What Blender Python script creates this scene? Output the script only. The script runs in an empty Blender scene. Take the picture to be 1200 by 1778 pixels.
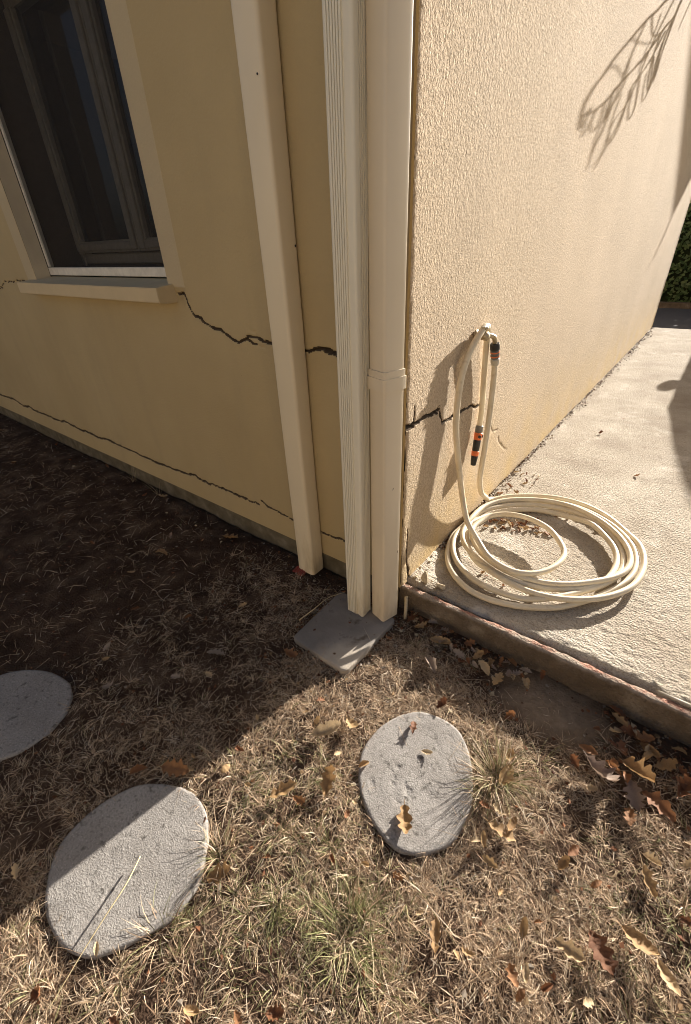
import bpy, bmesh, math, random
import numpy as np
from mathutils import Vector, Matrix

random.seed(7)
RNG = np.random.default_rng(7)
scene = bpy.context.scene
COL = scene.collection

# ------------------------------------------------------------------ camera
yaw, pitch, roll = -0.68640933, 0.55423204, -0.04745704
f_ = Vector((math.sin(yaw) * math.cos(pitch), math.cos(yaw) * math.cos(pitch), -math.sin(pitch)))
r_ = Vector((math.cos(yaw), -math.sin(yaw), 0))
u_ = r_.cross(f_)
r2 = r_ * math.cos(roll) + u_ * math.sin(roll)
u2 = -r_ * math.sin(roll) + u_ * math.cos(roll)
CAM = Vector((0.776, -1.314, 1.45))
cd = bpy.data.cameras.new('camera')
cam = bpy.data.objects.new('camera', cd)
COL.objects.link(cam)
cd.sensor_fit = 'VERTICAL'
cd.sensor_height = 36.0
cd.lens = 766.9 / 1778 * 36.0
cd.clip_start = 0.05
cd.clip_end = 2000
m = Matrix((r2, u2, -f_)).transposed().to_4x4()
m.translation = CAM
cam.matrix_world = m
scene.camera = cam

# ------------------------------------------------------------------ sky, sun, exposure
SUN_AZ = math.radians(9.1)          # from +Y towards +X
SUN_EL = math.radians(17.8)
SUN = Vector((math.sin(SUN_AZ) * math.cos(SUN_EL), math.cos(SUN_AZ) * math.cos(SUN_EL), math.sin(SUN_EL)))
world = bpy.data.worlds.new('World')
scene.world = world
world.use_nodes = True
wn = world.node_tree.nodes
bg = wn['Background']
sky = wn.new('ShaderNodeTexSky')
sky.sky_type = 'NISHITA'
sky.sun_disc = False
sky.sun_elevation = SUN_EL
sky.sun_rotation = SUN_AZ
sky.air_density = 0.7
sky.dust_density = 4.0
sky.ozone_density = 0.3
world.node_tree.links.new(sky.outputs[0], bg.inputs[0])
bg.inputs[1].default_value = 0.05
sd = bpy.data.lights.new('sun', 'SUN')
sd.energy = 5.0
sd.angle = math.radians(0.5)
sd.color = (1.0, 0.935, 0.85)
sun = bpy.data.objects.new('sun', sd)
COL.objects.link(sun)
sun.rotation_euler = SUN.to_track_quat('Z', 'Y').to_euler()
sun.location = (3, 12, 6)
vs = scene.view_settings
vs.view_transform = 'Standard'
vs.look = 'None'
vs.exposure = 1.48
vs.gamma = 1.0
vs.use_curve_mapping = False
scene.cycles.filter_width = 1.0


# ------------------------------------------------------------------ helpers
def link(o, parent=None):
    COL.objects.link(o)
    if parent is not None:
        o.parent = parent
    return o


def tag(o, label=None, cat=None, group=None, kind=None):
    if label: o['label'] = label
    if cat: o['category'] = cat
    if group: o['group'] = group
    if kind: o['kind'] = kind
    return o


def thing(name, label, cat, loc=(0, 0, 0), group=None):
    o = bpy.data.objects.new(name, None)
    o.empty_display_size = 0.1
    o.location = loc
    COL.objects.link(o)
    return tag(o, label, cat, group)


def np_mesh(name, V, F, mat, parent=None, smooth=True, col=None):
    """V (n,3) array, F (m,k) int array with k 3 or 4"""
    V = np.asarray(V, dtype=np.float32)
    F = np.asarray(F, dtype=np.int32)
    me = bpy.data.meshes.new(name)
    me.vertices.add(len(V))
    me.vertices.foreach_set('co', V.ravel())
    k = F.shape[1]
    me.loops.add(F.size)
    me.loops.foreach_set('vertex_index', F.ravel())
    me.polygons.add(len(F))
    me.polygons.foreach_set('loop_start', np.arange(0, F.size, k, dtype=np.int32))
    me.polygons.foreach_set('loop_total', np.full(len(F), k, dtype=np.int32))
    me.polygons.foreach_set('use_smooth', np.full(len(F), smooth, dtype=bool))
    if col is not None:
        at = me.color_attributes.new('Col', 'FLOAT_COLOR', 'POINT')
        c4 = np.ones((len(V), 4), dtype=np.float32)
        c4[:, :3] = col
        at.data.foreach_set('color', c4.ravel())
    me.update(calc_edges=True)
    me.validate()
    if mat: me.materials.append(mat)
    o = bpy.data.objects.new(name, me)
    return link(o, parent)


def py_mesh(name, V, F, mat, parent=None, smooth=False):
    me = bpy.data.meshes.new(name)
    me.from_pydata([tuple(v) for v in V], [], [tuple(f) for f in F])
    me.update()
    if smooth:
        me.polygons.foreach_set('use_smooth', [True] * len(me.polygons))
    if mat: me.materials.append(mat)
    return link(bpy.data.objects.new(name, me), parent)


def bm_obj(name, bm, mat, parent=None, smooth=False):
    bmesh.ops.recalc_face_normals(bm, faces=bm.faces)
    me = bpy.data.meshes.new(name)
    bm.to_mesh(me)
    bm.free()
    if smooth:
        me.polygons.foreach_set('use_smooth', [True] * len(me.polygons))
    if mat: me.materials.append(mat)
    return link(bpy.data.objects.new(name, me), parent)


def box(name, lo, hi, mat, parent=None, bevel=0.0, seg=2):
    bm = bmesh.new()
    bmesh.ops.create_cube(bm, size=1)
    for v in bm.verts:
        v.co = Vector([lo[i] + (v.co[i] + .5) * (hi[i] - lo[i]) for i in range(3)])
    if bevel:
        bmesh.ops.bevel(bm, geom=bm.edges[:], offset=bevel, segments=seg, affect='EDGES', profile=.5)
    return bm_obj(name, bm, mat, parent)


def grid_faces(nr, nc):
    i = np.arange(nr - 1)[:, None] * nc + np.arange(nc - 1)[None, :]
    return np.stack([i, i + 1, i + nc + 1, i + nc], -1).reshape(-1, 4)


_TAB = np.random.default_rng(3).random((256, 256)).astype(np.float32)


def vn(x, y, s=0):
    """value noise, -1..1"""
    x = np.asarray(x, dtype=np.float64) + s * 17.31
    y = np.asarray(y, dtype=np.float64) + s * 41.77
    xi = np.floor(x).astype(np.int64); yi = np.floor(y).astype(np.int64)
    fx = x - xi; fy = y - yi
    fx = fx * fx * (3 - 2 * fx); fy = fy * fy * (3 - 2 * fy)
    a = _TAB[xi & 255, yi & 255]; b = _TAB[(xi + 1) & 255, yi & 255]
    c = _TAB[xi & 255, (yi + 1) & 255]; d = _TAB[(xi + 1) & 255, (yi + 1) & 255]
    return 2 * ((a + (b - a) * fx) * (1 - fy) + (c + (d - c) * fx) * fy) - 1


def fbm(x, y, s=0, o=3):
    t = 0; amp = 1; n = 0
    for k in range(o):
        t = t + amp * vn(x * 2 ** k, y * 2 ** k, s + k * 3); n += amp; amp *= .5
    return t / n


def sstep(a, b, x):
    t = np.clip((x - a) / (b - a), 0, 1)
    return t * t * (3 - 2 * t)


def spline(P, n=8):
    """Catmull-Rom through the points"""
    P = [Vector(p) for p in P]
    out = []
    for i in range(len(P) - 1):
        p0 = P[max(i - 1, 0)]; p1 = P[i]; p2 = P[i + 1]; p3 = P[min(i + 2, len(P) - 1)]
        for k in range(n):
            t = k / n
            out.append(.5 * ((2 * p1) + (p2 - p0) * t + (2 * p0 - 5 * p1 + 4 * p2 - p3) * t * t + (3 * p1 - p0 - 3 * p2 + p3) * t ** 3))
    out.append(P[-1])
    return out


def tube(P, rad, seg=10, cap=True, squash=None):
    """(V, F) of a tube along points P; rad float or list"""
    n = len(P)
    V = []; F = []
    up = Vector((0, 0, 1))
    tprev = None; nrm = None
    for i in range(n):
        t = (P[min(i + 1, n - 1)] - P[max(i - 1, 0)]).normalized()
        if nrm is None:
            a = up if abs(t.z) < .9 else Vector((1, 0, 0))
            nrm = (a - t * a.dot(t)).normalized()
        else:
            nrm = (nrm - t * nrm.dot(t)).normalized()
        bi = t.cross(nrm)
        r = rad[i] if hasattr(rad, '__len__') else rad
        for k in range(seg):
            a = 2 * math.pi * k / seg
            V.append(P[i] + nrm * (math.cos(a) * r) + bi * (math.sin(a) * r))
    for i in range(n - 1):
        for k in range(seg):
            a = i * seg + k; b = i * seg + (k + 1) % seg
            F.append((a, b, b + seg, a + seg))
    if cap:
        F.append(tuple(range(seg))[::-1]); F.append(tuple(range((n - 1) * seg, n * seg)))
    return V, F


def lathe(prof, base, axis, seg=16):
    """profile [(dist along axis, radius)] from base point along axis"""
    axis = Vector(axis).normalized()
    P = [Vector(base) + axis * d for d, r in prof]
    a = Vector((0, 0, 1)) if abs(axis.z) < .9 else Vector((1, 0, 0))
    n = (a - axis * a.dot(axis)).normalized(); b = axis.cross(n)
    V = []; F = []
    for (d, r), p in zip(prof, P):
        for k in range(seg):
            t = 2 * math.pi * k / seg
            V.append(p + n * math.cos(t) * r + b * math.sin(t) * r)
    for i in range(len(prof) - 1):
        for k in range(seg):
            q = i * seg + k; w = i * seg + (k + 1) % seg
            F.append((q, w, w + seg, q + seg))
    F.append(tuple(range(seg))[::-1]); F.append(tuple(range((len(prof) - 1) * seg, len(prof) * seg)))
    return V, F


# ------------------------------------------------------------------ materials
class M:
    """small node builder"""
    def __init__(s, name, rough=.8, spec=.3, base=(.5, .5, .5)):
        s.m = bpy.data.materials.new(name); s.m.use_nodes = True
        s.t = s.m.node_tree; s.n = s.t.nodes; s.l = s.t.links
        s.b = s.n['Principled BSDF']
        s.b.inputs['Roughness'].default_value = rough
        s.b.inputs['Specular IOR Level'].default_value = spec
        s.b.inputs['Base Color'].default_value = (*base, 1)
        s.co = s.n.new('ShaderNodeTexCoord').outputs['Object']

    def node(s, t, **k):
        n = s.n.new(t)
        for a, v in k.items(): setattr(n, a, v)
        return n

    def mapping(s, scale=(1, 1, 1), loc=(0, 0, 0), rot=(0, 0, 0)):
        n = s.n.new('ShaderNodeMapping')
        n.inputs['Scale'].default_value = scale; n.inputs['Location'].default_value = loc; n.inputs['Rotation'].default_value = rot
        s.l.new(s.co, n.inputs[0]); return n.outputs[0]

    def noise(s, scale, detail=3, rough=.55, vec=None, dist=0):
        n = s.n.new('ShaderNodeTexNoise')
        n.inputs['Scale'].default_value = scale; n.inputs['Detail'].default_value = detail
        n.inputs['Roughness'].default_value = rough; n.inputs['Distortion'].default_value = dist
        s.l.new(vec if vec is not None else s.co, n.inputs['Vector']); return n.outputs[0]

    def ramp(s, fac, stops, interp='LINEAR'):
        n = s.n.new('ShaderNodeValToRGB'); e = n.color_ramp.elements
        n.color_ramp.interpolation = interp
        e[0].position = stops[0][0]; e[0].color = (*stops[0][1], 1)
        e[1].position = stops[-1][0]; e[1].color = (*stops[-1][1], 1)
        for p, c in stops[1:-1]:
            q = e.new(p); q.color = (*c, 1)
        s.l.new(fac, n.inputs[0]); return n.outputs[0]

    def mix(s, fac, a, b, mode='MIX'):
        n = s.n.new('ShaderNodeMix'); n.data_type = 'RGBA'; n.blend_type = mode
        for i, v in ((0, fac), (6, a), (7, b)):
            if isinstance(v, (int, float)): n.inputs[i].default_value = v
            elif isinstance(v, tuple): n.inputs[i].default_value = (*v, 1)
            else: s.l.new(v, n.inputs[i])
        return n.outputs[2]

    def math(s, op, a, b=0.0):
        n = s.n.new('ShaderNodeMath'); n.operation = op
        for i, v in ((0, a), (1, b)):
            if isinstance(v, (int, float)): n.inputs[i].default_value = v
            else: s.l.new(v, n.inputs[i])
        return n.outputs[0]

    def color(s, c):
        s.l.new(c, s.b.inputs['Base Color'])

    def bump(s, h, dist, strength=1.0, prev=None):
        n = s.n.new('ShaderNodeBump'); n.inputs['Distance'].default_value = dist; n.inputs['Strength'].default_value = strength
        s.l.new(h, n.inputs['Height'])
        if prev is not None: s.l.new(prev, n.inputs['Normal'])
        s.l.new(n.outputs[0], s.b.inputs['Normal']); return n.outputs[0]


def g3(v): return (v, v, v)


# rough stucco on the sunlit wall
_ = M('rough_stucco', .95, .15)
big = _.noise(1.3, 3)
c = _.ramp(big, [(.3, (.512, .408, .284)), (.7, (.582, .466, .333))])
sp = _.noise(165, 2, .6, _.mapping((1, 1, .7)))
c = _.mix(_.ramp(sp, [(.34, g3(0)), (.62, g3(1))]), _.mix(1.0, c, (.72, .69, .65), 'MULTIPLY'), _.mix(1.0, c, (1.08, 1.08, 1.08), 'MULTIPLY'))
damp = _.node('ShaderNodeSeparateXYZ'); _.l.new(_.co, damp.inputs[0])
low = _.math('SUBTRACT', 1.0, _.math('DIVIDE', damp.outputs[2], .75))
low = _.math('MULTIPLY', low, _.ramp(_.noise(5, 4), [(.35, g3(.2)), (.65, g3(1))]))
low = _.math('MAXIMUM', low, 0.0)
c = _.mix(_.math('MULTIPLY', low, .95), c, (.56, .40, .18))
streak = _.ramp(_.noise(3.5, 4, .6, _.mapping((1, 1, .12))), [(.5, g3(0)), (.75, g3(.4))])
c = _.mix(streak, c, (.47, .375, .27))
_.color(c)
v1 = _.mapping((1, 1, .7))
h = _.math('ADD', _.noise(250, 2, .55, v1, .5), _.math('MULTIPLY', _.noise(135, 2, .5, v1, .5), .8))
_.bump(h, .0052, 1.0)
M_STUCCO = _.m

# smooth painted render on the shaded wall
_ = M('smooth_render', .8, .25)
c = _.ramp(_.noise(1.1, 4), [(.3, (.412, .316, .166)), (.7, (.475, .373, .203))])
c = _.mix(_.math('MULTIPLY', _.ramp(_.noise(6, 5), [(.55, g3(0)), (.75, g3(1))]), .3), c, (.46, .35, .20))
spk = _.ramp(_.noise(70, 2), [(.76, g3(0)), (.80, g3(1))])
c = _.mix(_.math('MULTIPLY', spk, .6), c, (.16, .12, .07))
st_ = _.ramp(_.noise(4, 5, .6, _.mapping((1, 1, .18))), [(.52, g3(0)), (.72, g3(.35))])
c = _.mix(st_, c, (.36, .285, .165))
sx = _.node('ShaderNodeSeparateXYZ'); _.l.new(_.co, sx.inputs[0])
gt = lambda a, b: _.math('GREATER_THAN', a, b)
band = _.math('MULTIPLY', gt(sx.outputs[2], 1.29), _.math('ADD', _.math('MULTIPLY', gt(sx.outputs[0], -1.31), gt(-1.17 if False else _.math('MULTIPLY', sx.outputs[0], -1.0), 1.175)), _.math('MULTIPLY', gt(-2.78 if False else _.math('MULTIPLY', sx.outputs[0], -1.0), 2.785), gt(sx.outputs[0], -2.93))))
c = _.mix(_.math('MULTIPLY', band, .55), c, (.50, .42, .29))
_.color(c)
_.bump(_.math('ADD', _.noise(90, 3), _.math('MULTIPLY', _.noise(11, 4), 1.5)), .003, .8)
M_RENDER = _.m

_ = M('plinth_concrete', .95, .1)
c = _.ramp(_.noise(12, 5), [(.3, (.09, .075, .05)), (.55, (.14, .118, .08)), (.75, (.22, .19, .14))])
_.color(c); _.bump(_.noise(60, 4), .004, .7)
M_PLINTH = _.m


def pipe_mat(name, base, dirt=(.35, .25, .12), rough=.32):
    q = M(name, rough, .5)
    z = q.node('ShaderNodeSeparateXYZ'); q.l.new(q.co, z.inputs[0])
    c = q.ramp(q.noise(3, 4), [(.3, tuple(v * .94 for v in base)), (.7, base)])
    foot = q.math('MAXIMUM', q.math('SUBTRACT', 1.0, q.math('DIVIDE', z.outputs[2], .35)), 0.0)
    st = q.ramp(q.noise(22, 5, .6, q.mapping((1, 1, .25))), [(.45, g3(0)), (.7, g3(1))])
    c = q.mix(q.math('MULTIPLY', q.math('MULTIPLY', foot, st), .75), c, dirt)
    fl = q.ramp(q.noise(38, 2, .5, q.mapping((1, 1, .5))), [(.775, g3(0)), (.79, g3(1))])
    c = q.mix(q.math('MULTIPLY', fl, .8), c, (.12, .085, .05))
    q.color(c)
    rr = q.ramp(q.noise(14, 4), [(.3, g3(rough)), (.7, g3(rough + .2))])
    q.l.new(rr, q.b.inputs['Roughness'])
    q.bump(q.noise(5, 2), .002, .25)
    return q.m


M_PIPE_L = pipe_mat('cream_pvc', (.72, .62, .44))
M_PIPE_F = pipe_mat('pale_painted_metal', (.76, .71, .57), (.42, .30, .13), .38)
M_PIPE_R = pipe_mat('beige_pvc', (.71, .61, .45), (.45, .33, .2), .3)

_ = M('patio_concrete', .95, .15)
c = _.ramp(_.noise(2.2, 5, .6), [(.3, (.39, .325, .245)), (.5, (.485, .418, .33)), (.68, (.59, .525, .425))])
c = _.mix(_.ramp(_.noise(150, 3, .6), [(.32, g3(.75)), (.52, g3(0))]), c, (.24, .20, .15))
c = _.mix(_.ramp(_.noise(120, 2), [(.60, g3(0)), (.74, g3(.5))]), c, (.66, .60, .50))
c = _.mix(_.ramp(_.noise(28, 4), [(.62, g3(0)), (.74, g3(.75))]), c, (.22, .18, .13))
c = _.mix(_.ramp(_.noise(9, 5, .7, _.mapping((1, 3.5, 1))), [(.55, g3(0)), (.70, g3(.5))]), c, (.33, .275, .205))
c = _.mix(_.ramp(_.noise(5, 5), [(.58, g3(0)), (.70, g3(.6))]), c, (.70, .64, .55))
c = _.mix(_.ramp(_.noise(3.3, 6, .65, _.mapping((1, 1, 1), (4, 2, 0))), [(.53, g3(0)), (.64, g3(.5))]), c, (.33, .275, .21))
_.color(c)
b1 = _.bump(_.math('ADD', _.noise(110, 3, .6), _.noise(45, 3, .6, _.mapping((1, 2.6, 1)))), .012, 1.0)
M_SLAB = _.m

_ = M('kerb_concrete', .95, .15)
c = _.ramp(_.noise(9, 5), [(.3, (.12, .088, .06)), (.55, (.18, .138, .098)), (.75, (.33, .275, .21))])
c = _.mix(_.ramp(_.noise(90, 4), [(.5, g3(0)), (.66, g3(.45))]), c, (.09, .066, .045))
c = _.mix(_.ramp(_.noise(130, 2), [(.64, g3(0)), (.72, g3(.3))]), c, (.38, .32, .25))
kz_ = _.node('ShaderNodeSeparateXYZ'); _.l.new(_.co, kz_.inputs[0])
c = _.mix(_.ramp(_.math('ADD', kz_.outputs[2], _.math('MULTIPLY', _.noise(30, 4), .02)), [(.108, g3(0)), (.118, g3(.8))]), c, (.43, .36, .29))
red = _.math('MULTIPLY', _.ramp(_.math('ADD', kz_.outputs[1], _.math('MULTIPLY', _.noise(22, 4), .024)), [(.022, g3(0)), (.030, g3(1))]), _.ramp(_.noise(11, 5, .7), [(.40, g3(0)), (.56, g3(.85))]))
c = _.mix(_.math('MULTIPLY', red, _.ramp(kz_.outputs[2], [(.098, g3(0)), (.104, g3(1))])), c, _.ramp(_.noise(60, 3), [(.3, (.30, .12, .08)), (.7, (.42, .24, .17))]))
_.color(c); _.bump(_.math('ADD', _.noise(120, 4), _.noise(30, 4)), .012, 1.0)
M_KERB = _.m

_ = M('mortar_rubble', .95, .1)
_.color(_.ramp(_.noise(30, 4), [(.3, (.36, .29, .19)), (.7, (.52, .44, .31))])); _.bump(_.noise(90, 4), .004, .8)
M_RUBBLE = _.m

_ = M('dry_soil', 1.0, .05)
c = _.ramp(_.noise(7, 6, .6), [(.3, (.038, .023, .015)), (.5, (.068, .043, .029)), (.72, (.15, .105, .070))])
c = _.mix(_.ramp(_.noise(160, 3), [(.62, g3(0)), (.75, g3(.7))]), c, (.24, .17, .10))
dv = _.node('ShaderNodeVectorMath', operation='DISTANCE'); _.l.new(_.mapping((1, 1.35, 1)), dv.inputs[0]); dv.inputs[1].default_value = (.70, -.16, 0)
sand = _.ramp(_.math('ADD', dv.outputs['Value'], _.math('MULTIPLY', _.noise(9, 4), .12)), [(.16, g3(1)), (.30, g3(0))])
c = _.mix(_.math('MULTIPLY', sand, .85), c, _.ramp(_.noise(40, 4), [(.3, (.22, .16, .105)), (.7, (.34, .255, .175))]))
far = _.node('ShaderNodeVectorMath', operation='LENGTH'); _.l.new(_.co, far.inputs[0])
c = _.mix(_.ramp(_.math('DIVIDE', far.outputs['Value'], 20), [(.3, g3(0)), (.6, g3(1))]), c, (.17, .145, .075))
_.color(c); _.bump(_.math('ADD', _.noise(120, 4), _.noise(30, 4)), .008, .8)
M_SOIL = _.m

_ = M('dry_grass', .75, .25)
a = _.node('ShaderNodeAttribute'); a.attribute_name = 'Col'
_.color(a.outputs[0])
tr = _.node('ShaderNodeBsdfTranslucent'); _.l.new(a.outputs[0], tr.inputs[0])
mx = _.node('ShaderNodeMixShader'); mx.inputs[0].default_value = .25
_.l.new(_.b.outputs[0], mx.inputs[1]); _.l.new(tr.outputs[0], mx.inputs[2])
_.l.new(mx.outputs[0], _.n['Material Output'].inputs[0])
M_GRASS = _.m


def leaf_mat(name, stops, rough=.6):
    q = M(name, rough, .3)
    oi = q.node('ShaderNodeObjectInfo')
    c = q.ramp(oi.outputs['Random'], stops)
    c = q.mix(q.ramp(q.noise(60, 3), [(.45, g3(0)), (.75, g3(.65))]), c, (.12, .055, .025))
    q.color(c); q.bump(q.noise(120, 2), .002, .5)
    t = q.node('ShaderNodeBsdfTranslucent'); q.l.new(c, t.inputs[0])
    x = q.node('ShaderNodeMixShader'); x.inputs[0].default_value = .2
    q.l.new(q.b.outputs[0], x.inputs[1]); q.l.new(t.outputs[0], x.inputs[2]); q.l.new(x.outputs[0], q.n['Material Output'].inputs[0])
    return q.m


M_LEAF_TAN = leaf_mat('tan_leaf', [(0, (.38, .23, .10)), (.5, (.50, .34, .17)), (1, (.60, .46, .28))])
M_LEAF_BROWN = leaf_mat('brown_leaf', [(0, (.16, .065, .032)), (.5, (.26, .115, .05)), (1, (.36, .18, .075))])
M_LEAF_GREY = leaf_mat('grey_leaf', [(0, (.30, .22, .17)), (1, (.42, .34, .26))])

_ = M('stepping_stone_concrete', .95, .15)
c = _.ramp(_.noise(6, 5, .6), [(.3, (.25, .228, .205)), (.7, (.355, .33, .30))])
c = _.mix(_.ramp(_.noise(230, 2), [(.55, g3(0)), (.7, g3(.55))]), c, (.52, .48, .43))
c = _.mix(_.ramp(_.noise(45, 4), [(.60, g3(0)), (.70, g3(.8))]), c, (.085, .075, .065))
c = _.mix(_.ramp(_.noise(140, 3), [(.36, g3(.55)), (.48, g3(0))]), c, (.15, .136, .12))
_.color(c); _.bump(_.math('ADD', _.noise(230, 3), _.math('MULTIPLY', _.noise(55, 3), .5)), .0022, .8)
M_STONE = _.m

_ = M('slate_tile', .75, .3)
c = _.ramp(_.noise(9, 5), [(.3, (.20, .175, .150)), (.7, (.27, .24, .205))])
c = _.mix(_.ramp(_.noise(16, 5), [(.6, g3(0)), (.7, g3(.8))]), c, (.09, .065, .045))
c = _.mix(_.ramp(_.noise(150, 2), [(.68, g3(0)), (.75, g3(.5))]), c, (.40, .37, .32))
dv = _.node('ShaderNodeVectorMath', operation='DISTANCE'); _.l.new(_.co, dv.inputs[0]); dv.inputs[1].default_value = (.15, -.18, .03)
pl_ = _.ramp(_.math('ADD', dv.outputs['Value'], _.math('MULTIPLY', _.noise(18, 4), .09)), [(.17, g3(.75)), (.23, g3(0))])  # tile corner painted paler where the sun patch falls
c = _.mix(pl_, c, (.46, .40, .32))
_.color(c); _.bump(_.noise(60, 4), .003, .6)
M_TILE = _.m


def plain(name, col, rough=.5, spec=.4, metal=0.0, var=.12, scale=30, bump=.0):
    q = M(name, rough, spec)
    q.color(q.ramp(q.noise(scale, 4), [(.3, tuple(v * (1 - var) for v in col)), (.7, tuple(min(1, v * (1 + var)) for v in col))]))
    q.b.inputs['Metallic'].default_value = metal
    if bump: q.bump(q.noise(scale * 3, 3), bump, .6)
    return q.m


_ = M('cream_hose', .42, .45)
c = _.ramp(_.noise(10, 4), [(.3, (.62, .52, .36)), (.7, (.74, .66, .50))])
c = _.mix(_.ramp(_.noise(35, 5), [(.6, g3(0)), (.75, g3(.55))]), c, (.42, .32, .19))
_.color(c); _.bump(_.noise(90, 2), .0008, .4)
M_HOSE = _.m
M_BLACK = plain('black_plastic', (.018, .017, .016), .45, .5, 0, .3, 40)
M_ORANGE = plain('orange_plastic', (.72, .16, .045), .4, .5)
M_GREYPL = plain('grey_plastic', (.13, .125, .115), .45, .45)
M_PALEPL = plain('pale_grey_plastic', (.46, .42, .34), .5, .4)
M_BRASS = plain('dull_brass', (.46, .38, .25), .45, .5, .7, .3, 60, .001)
M_FRAME = plain('window_frame_grey', (.21, .19, .155), .5, .4)
M_TRIM = plain('cream_aluminium', (.62, .58, .50), .35, .5)
M_DARK = plain('shaded_reveal', (.07, .055, .042), .7, .3)
M_BAFFLE = plain('brown_baffle', (.20, .145, .08), .9, .1)
M_ROOM = plain('room_interior', (.10, .09, .08), .9, .1)
M_SILL = plain('painted_sill', (.56, .45, .275), .75, .3, 0, .06, 8, .001)
M_REVEAL = plain('reveal_render', (.55, .47, .34), .8, .3, 0, .05, 10, .001)
M_ASPHALT = plain('asphalt', (.11, .11, .115), .95, .2, 0, .3, 90, .006)
M_CRACK = plain('crack_interior', (.10, .075, .052), 1.0, .05)  # raw block tone, darkened to paint in the shade inside cracks
M_HEDGE = plain('hedge_leaf', (.045, .075, .022), .6, .35, 0, .5, 6)
M_HEDGEIN = plain('hedge_shade', (.018, .024, .010), .9, .1)
M_TWIG = plain('bare_twig', (.17, .115, .07), .9, .1, 0, .3, 40)
M_STRAW = plain('straw_stem', (.52, .42, .24), .6, .3, 0, .2, 30)
M_TILEROOF = plain('roof_tile_clay', (.34, .15, .08), .9, .1, 0, .3, 8, .004)
M_CLOTH = plain('grey_sail_cloth', (.40, .39, .38), .9, .1)
M_STEEL = plain('galvanised_steel', (.45, .46, .47), .45, .5, .8, .15, 20)
M_CAR = plain('dark_blue_car_paint', (.045, .06, .09), .25, .6, .2, .03, 3)
M_RUBBER = plain('tyre_rubber', (.02, .02, .02), .8, .3)
M_LAMP = plain('headlight_plastic', (.6, .62, .62), .15, .6)
M_CARGLASS = plain('tinted_car_glass', (.015, .018, .02), .08, .7)
M_REDPL = plain('faded_red_plastic', (.22, .04, .028), .5, .4)
_ = M('window_glass', .02, .5)
gl = _.node('ShaderNodeBsdfGlossy'); gl.inputs['Roughness'].default_value = .03; gl.inputs[0].default_value = (.9, .95, 1, 1)
tp = _.node('ShaderNodeBsdfTransparent'); tp.inputs[0].default_value = (.75, .78, .78, 1)
fr = _.node('ShaderNodeFresnel'); fr.inputs[0].default_value = 1.45
mx = _.node('ShaderNodeMixShader'); _.l.new(fr.outputs[0], mx.inputs[0]); _.l.new(tp.outputs[0], mx.inputs[1]); _.l.new(gl.outputs[0], mx.inputs[2])
_.l.new(mx.outputs[0], _.n['Material Output'].inputs[0])
M_GLASS = _.m


_ = M('fly_screen_mesh', .8, .2, (.035, .030, .026))
tp = _.node('ShaderNodeBsdfTransparent')
mx = _.node('ShaderNodeMixShader'); mx.inputs[0].default_value = .50
_.l.new(tp.outputs[0], mx.inputs[1]); _.l.new(_.b.outputs[0], mx.inputs[2]); _.l.new(mx.outputs[0], _.n['Material Output'].inputs[0])
M_SCREEN = _.m
M_BOUNCEWALL = plain('bounce_wall_render', (.38, .31, .215), .9, .1, 0, .06, 4, .002)


# ------------------------------------------------------------------ ground
KERB_Z = 0.11
STONE1 = [(0.332, -0.438), (0.413, -0.405), (0.49, -0.412), (0.56, -0.473), (0.616, -0.580), (0.626, -0.688), (0.606, -0.752), (0.552, -0.812), (0.483, -0.832), (0.394, -0.807), (0.319, -0.753), (0.266, -0.665), (0.270, -0.545)]
STONE2 = [(-0.18, -1.125), (-0.084, -1.085), (0.008, -1.096), (0.09, -1.161), (0.135, -1.233), (0.124, -1.327), (0.077, -1.413), (0.037, -1.463), (-0.029, -1.492), (-0.121, -1.495), (-0.20, -1.465), (-0.272, -1.399), (-0.284, -1.294), (-0.25, -1.19)]
STONE3 = [(-1.092, -1.278), (-1.0, -1.183), (-0.874, -1.136), (-0.771, -1.143), (-0.686, -1.215), (-0.662, -1.309), (-0.692, -1.408), (-0.78, -1.49), (-0.89, -1.51), (-1.0, -1.47), (-1.08, -1.38)]
TILE = [(-0.256, -0.453), (0.038, -0.462), (0.046, -0.106), (-0.269, -0.104)]


def gz(x, y):
    x = np.asarray(x, dtype=float); y = np.asarray(y, dtype=float)
    near = np.exp(-((x * x + (y + 1) ** 2) / 40))
    h = (.012 * fbm(x * 2.2, y * 2.2, 1, 3) + .006 * vn(x * 9, y * 9, 4)) * near
    h = h - .012 * np.exp(-np.abs(y) / .12) * (y < .1)
    for poly in (STONE1, STONE2, STONE3, TILE):
        cx = sum(p[0] for p in poly) / len(poly); cy = sum(p[1] for p in poly) / len(poly)
        d = np.hypot(x - cx, y - cy)
        w = 1 - sstep(.18, .30, d)
        h = h * (1 - w) - .004 * w
    return h


xs = np.concatenate([-np.geomspace(6, 900, 26)[::-1], np.arange(-5.9, -1.8, .05), np.arange(-1.8, 1.6, .018), np.arange(1.6, 5.9, .1), np.geomspace(6, 900, 26)])
ys = np.concatenate([-np.geomspace(3.2, 900, 28)[::-1], np.arange(-3.1, -1.9, .06), np.arange(-1.9, .03, .018), np.arange(.06, 7.2, .3), np.geomspace(7.4, 900, 28)])
X, Y = np.meshgrid(xs, ys)
Z = gz(X, Y)
Z += .004 * vn(X * 28, Y * 28, 9) * (np.hypot(X, Y + 1) < 4)
Z = np.where(Y > .02, Z - .03, Z)
ground = np_mesh('ground', np.stack([X, Y, Z], -1).reshape(-1, 3), grid_faces(len(ys), len(xs)), M_SOIL)
tag(ground, kind='structure')


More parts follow.
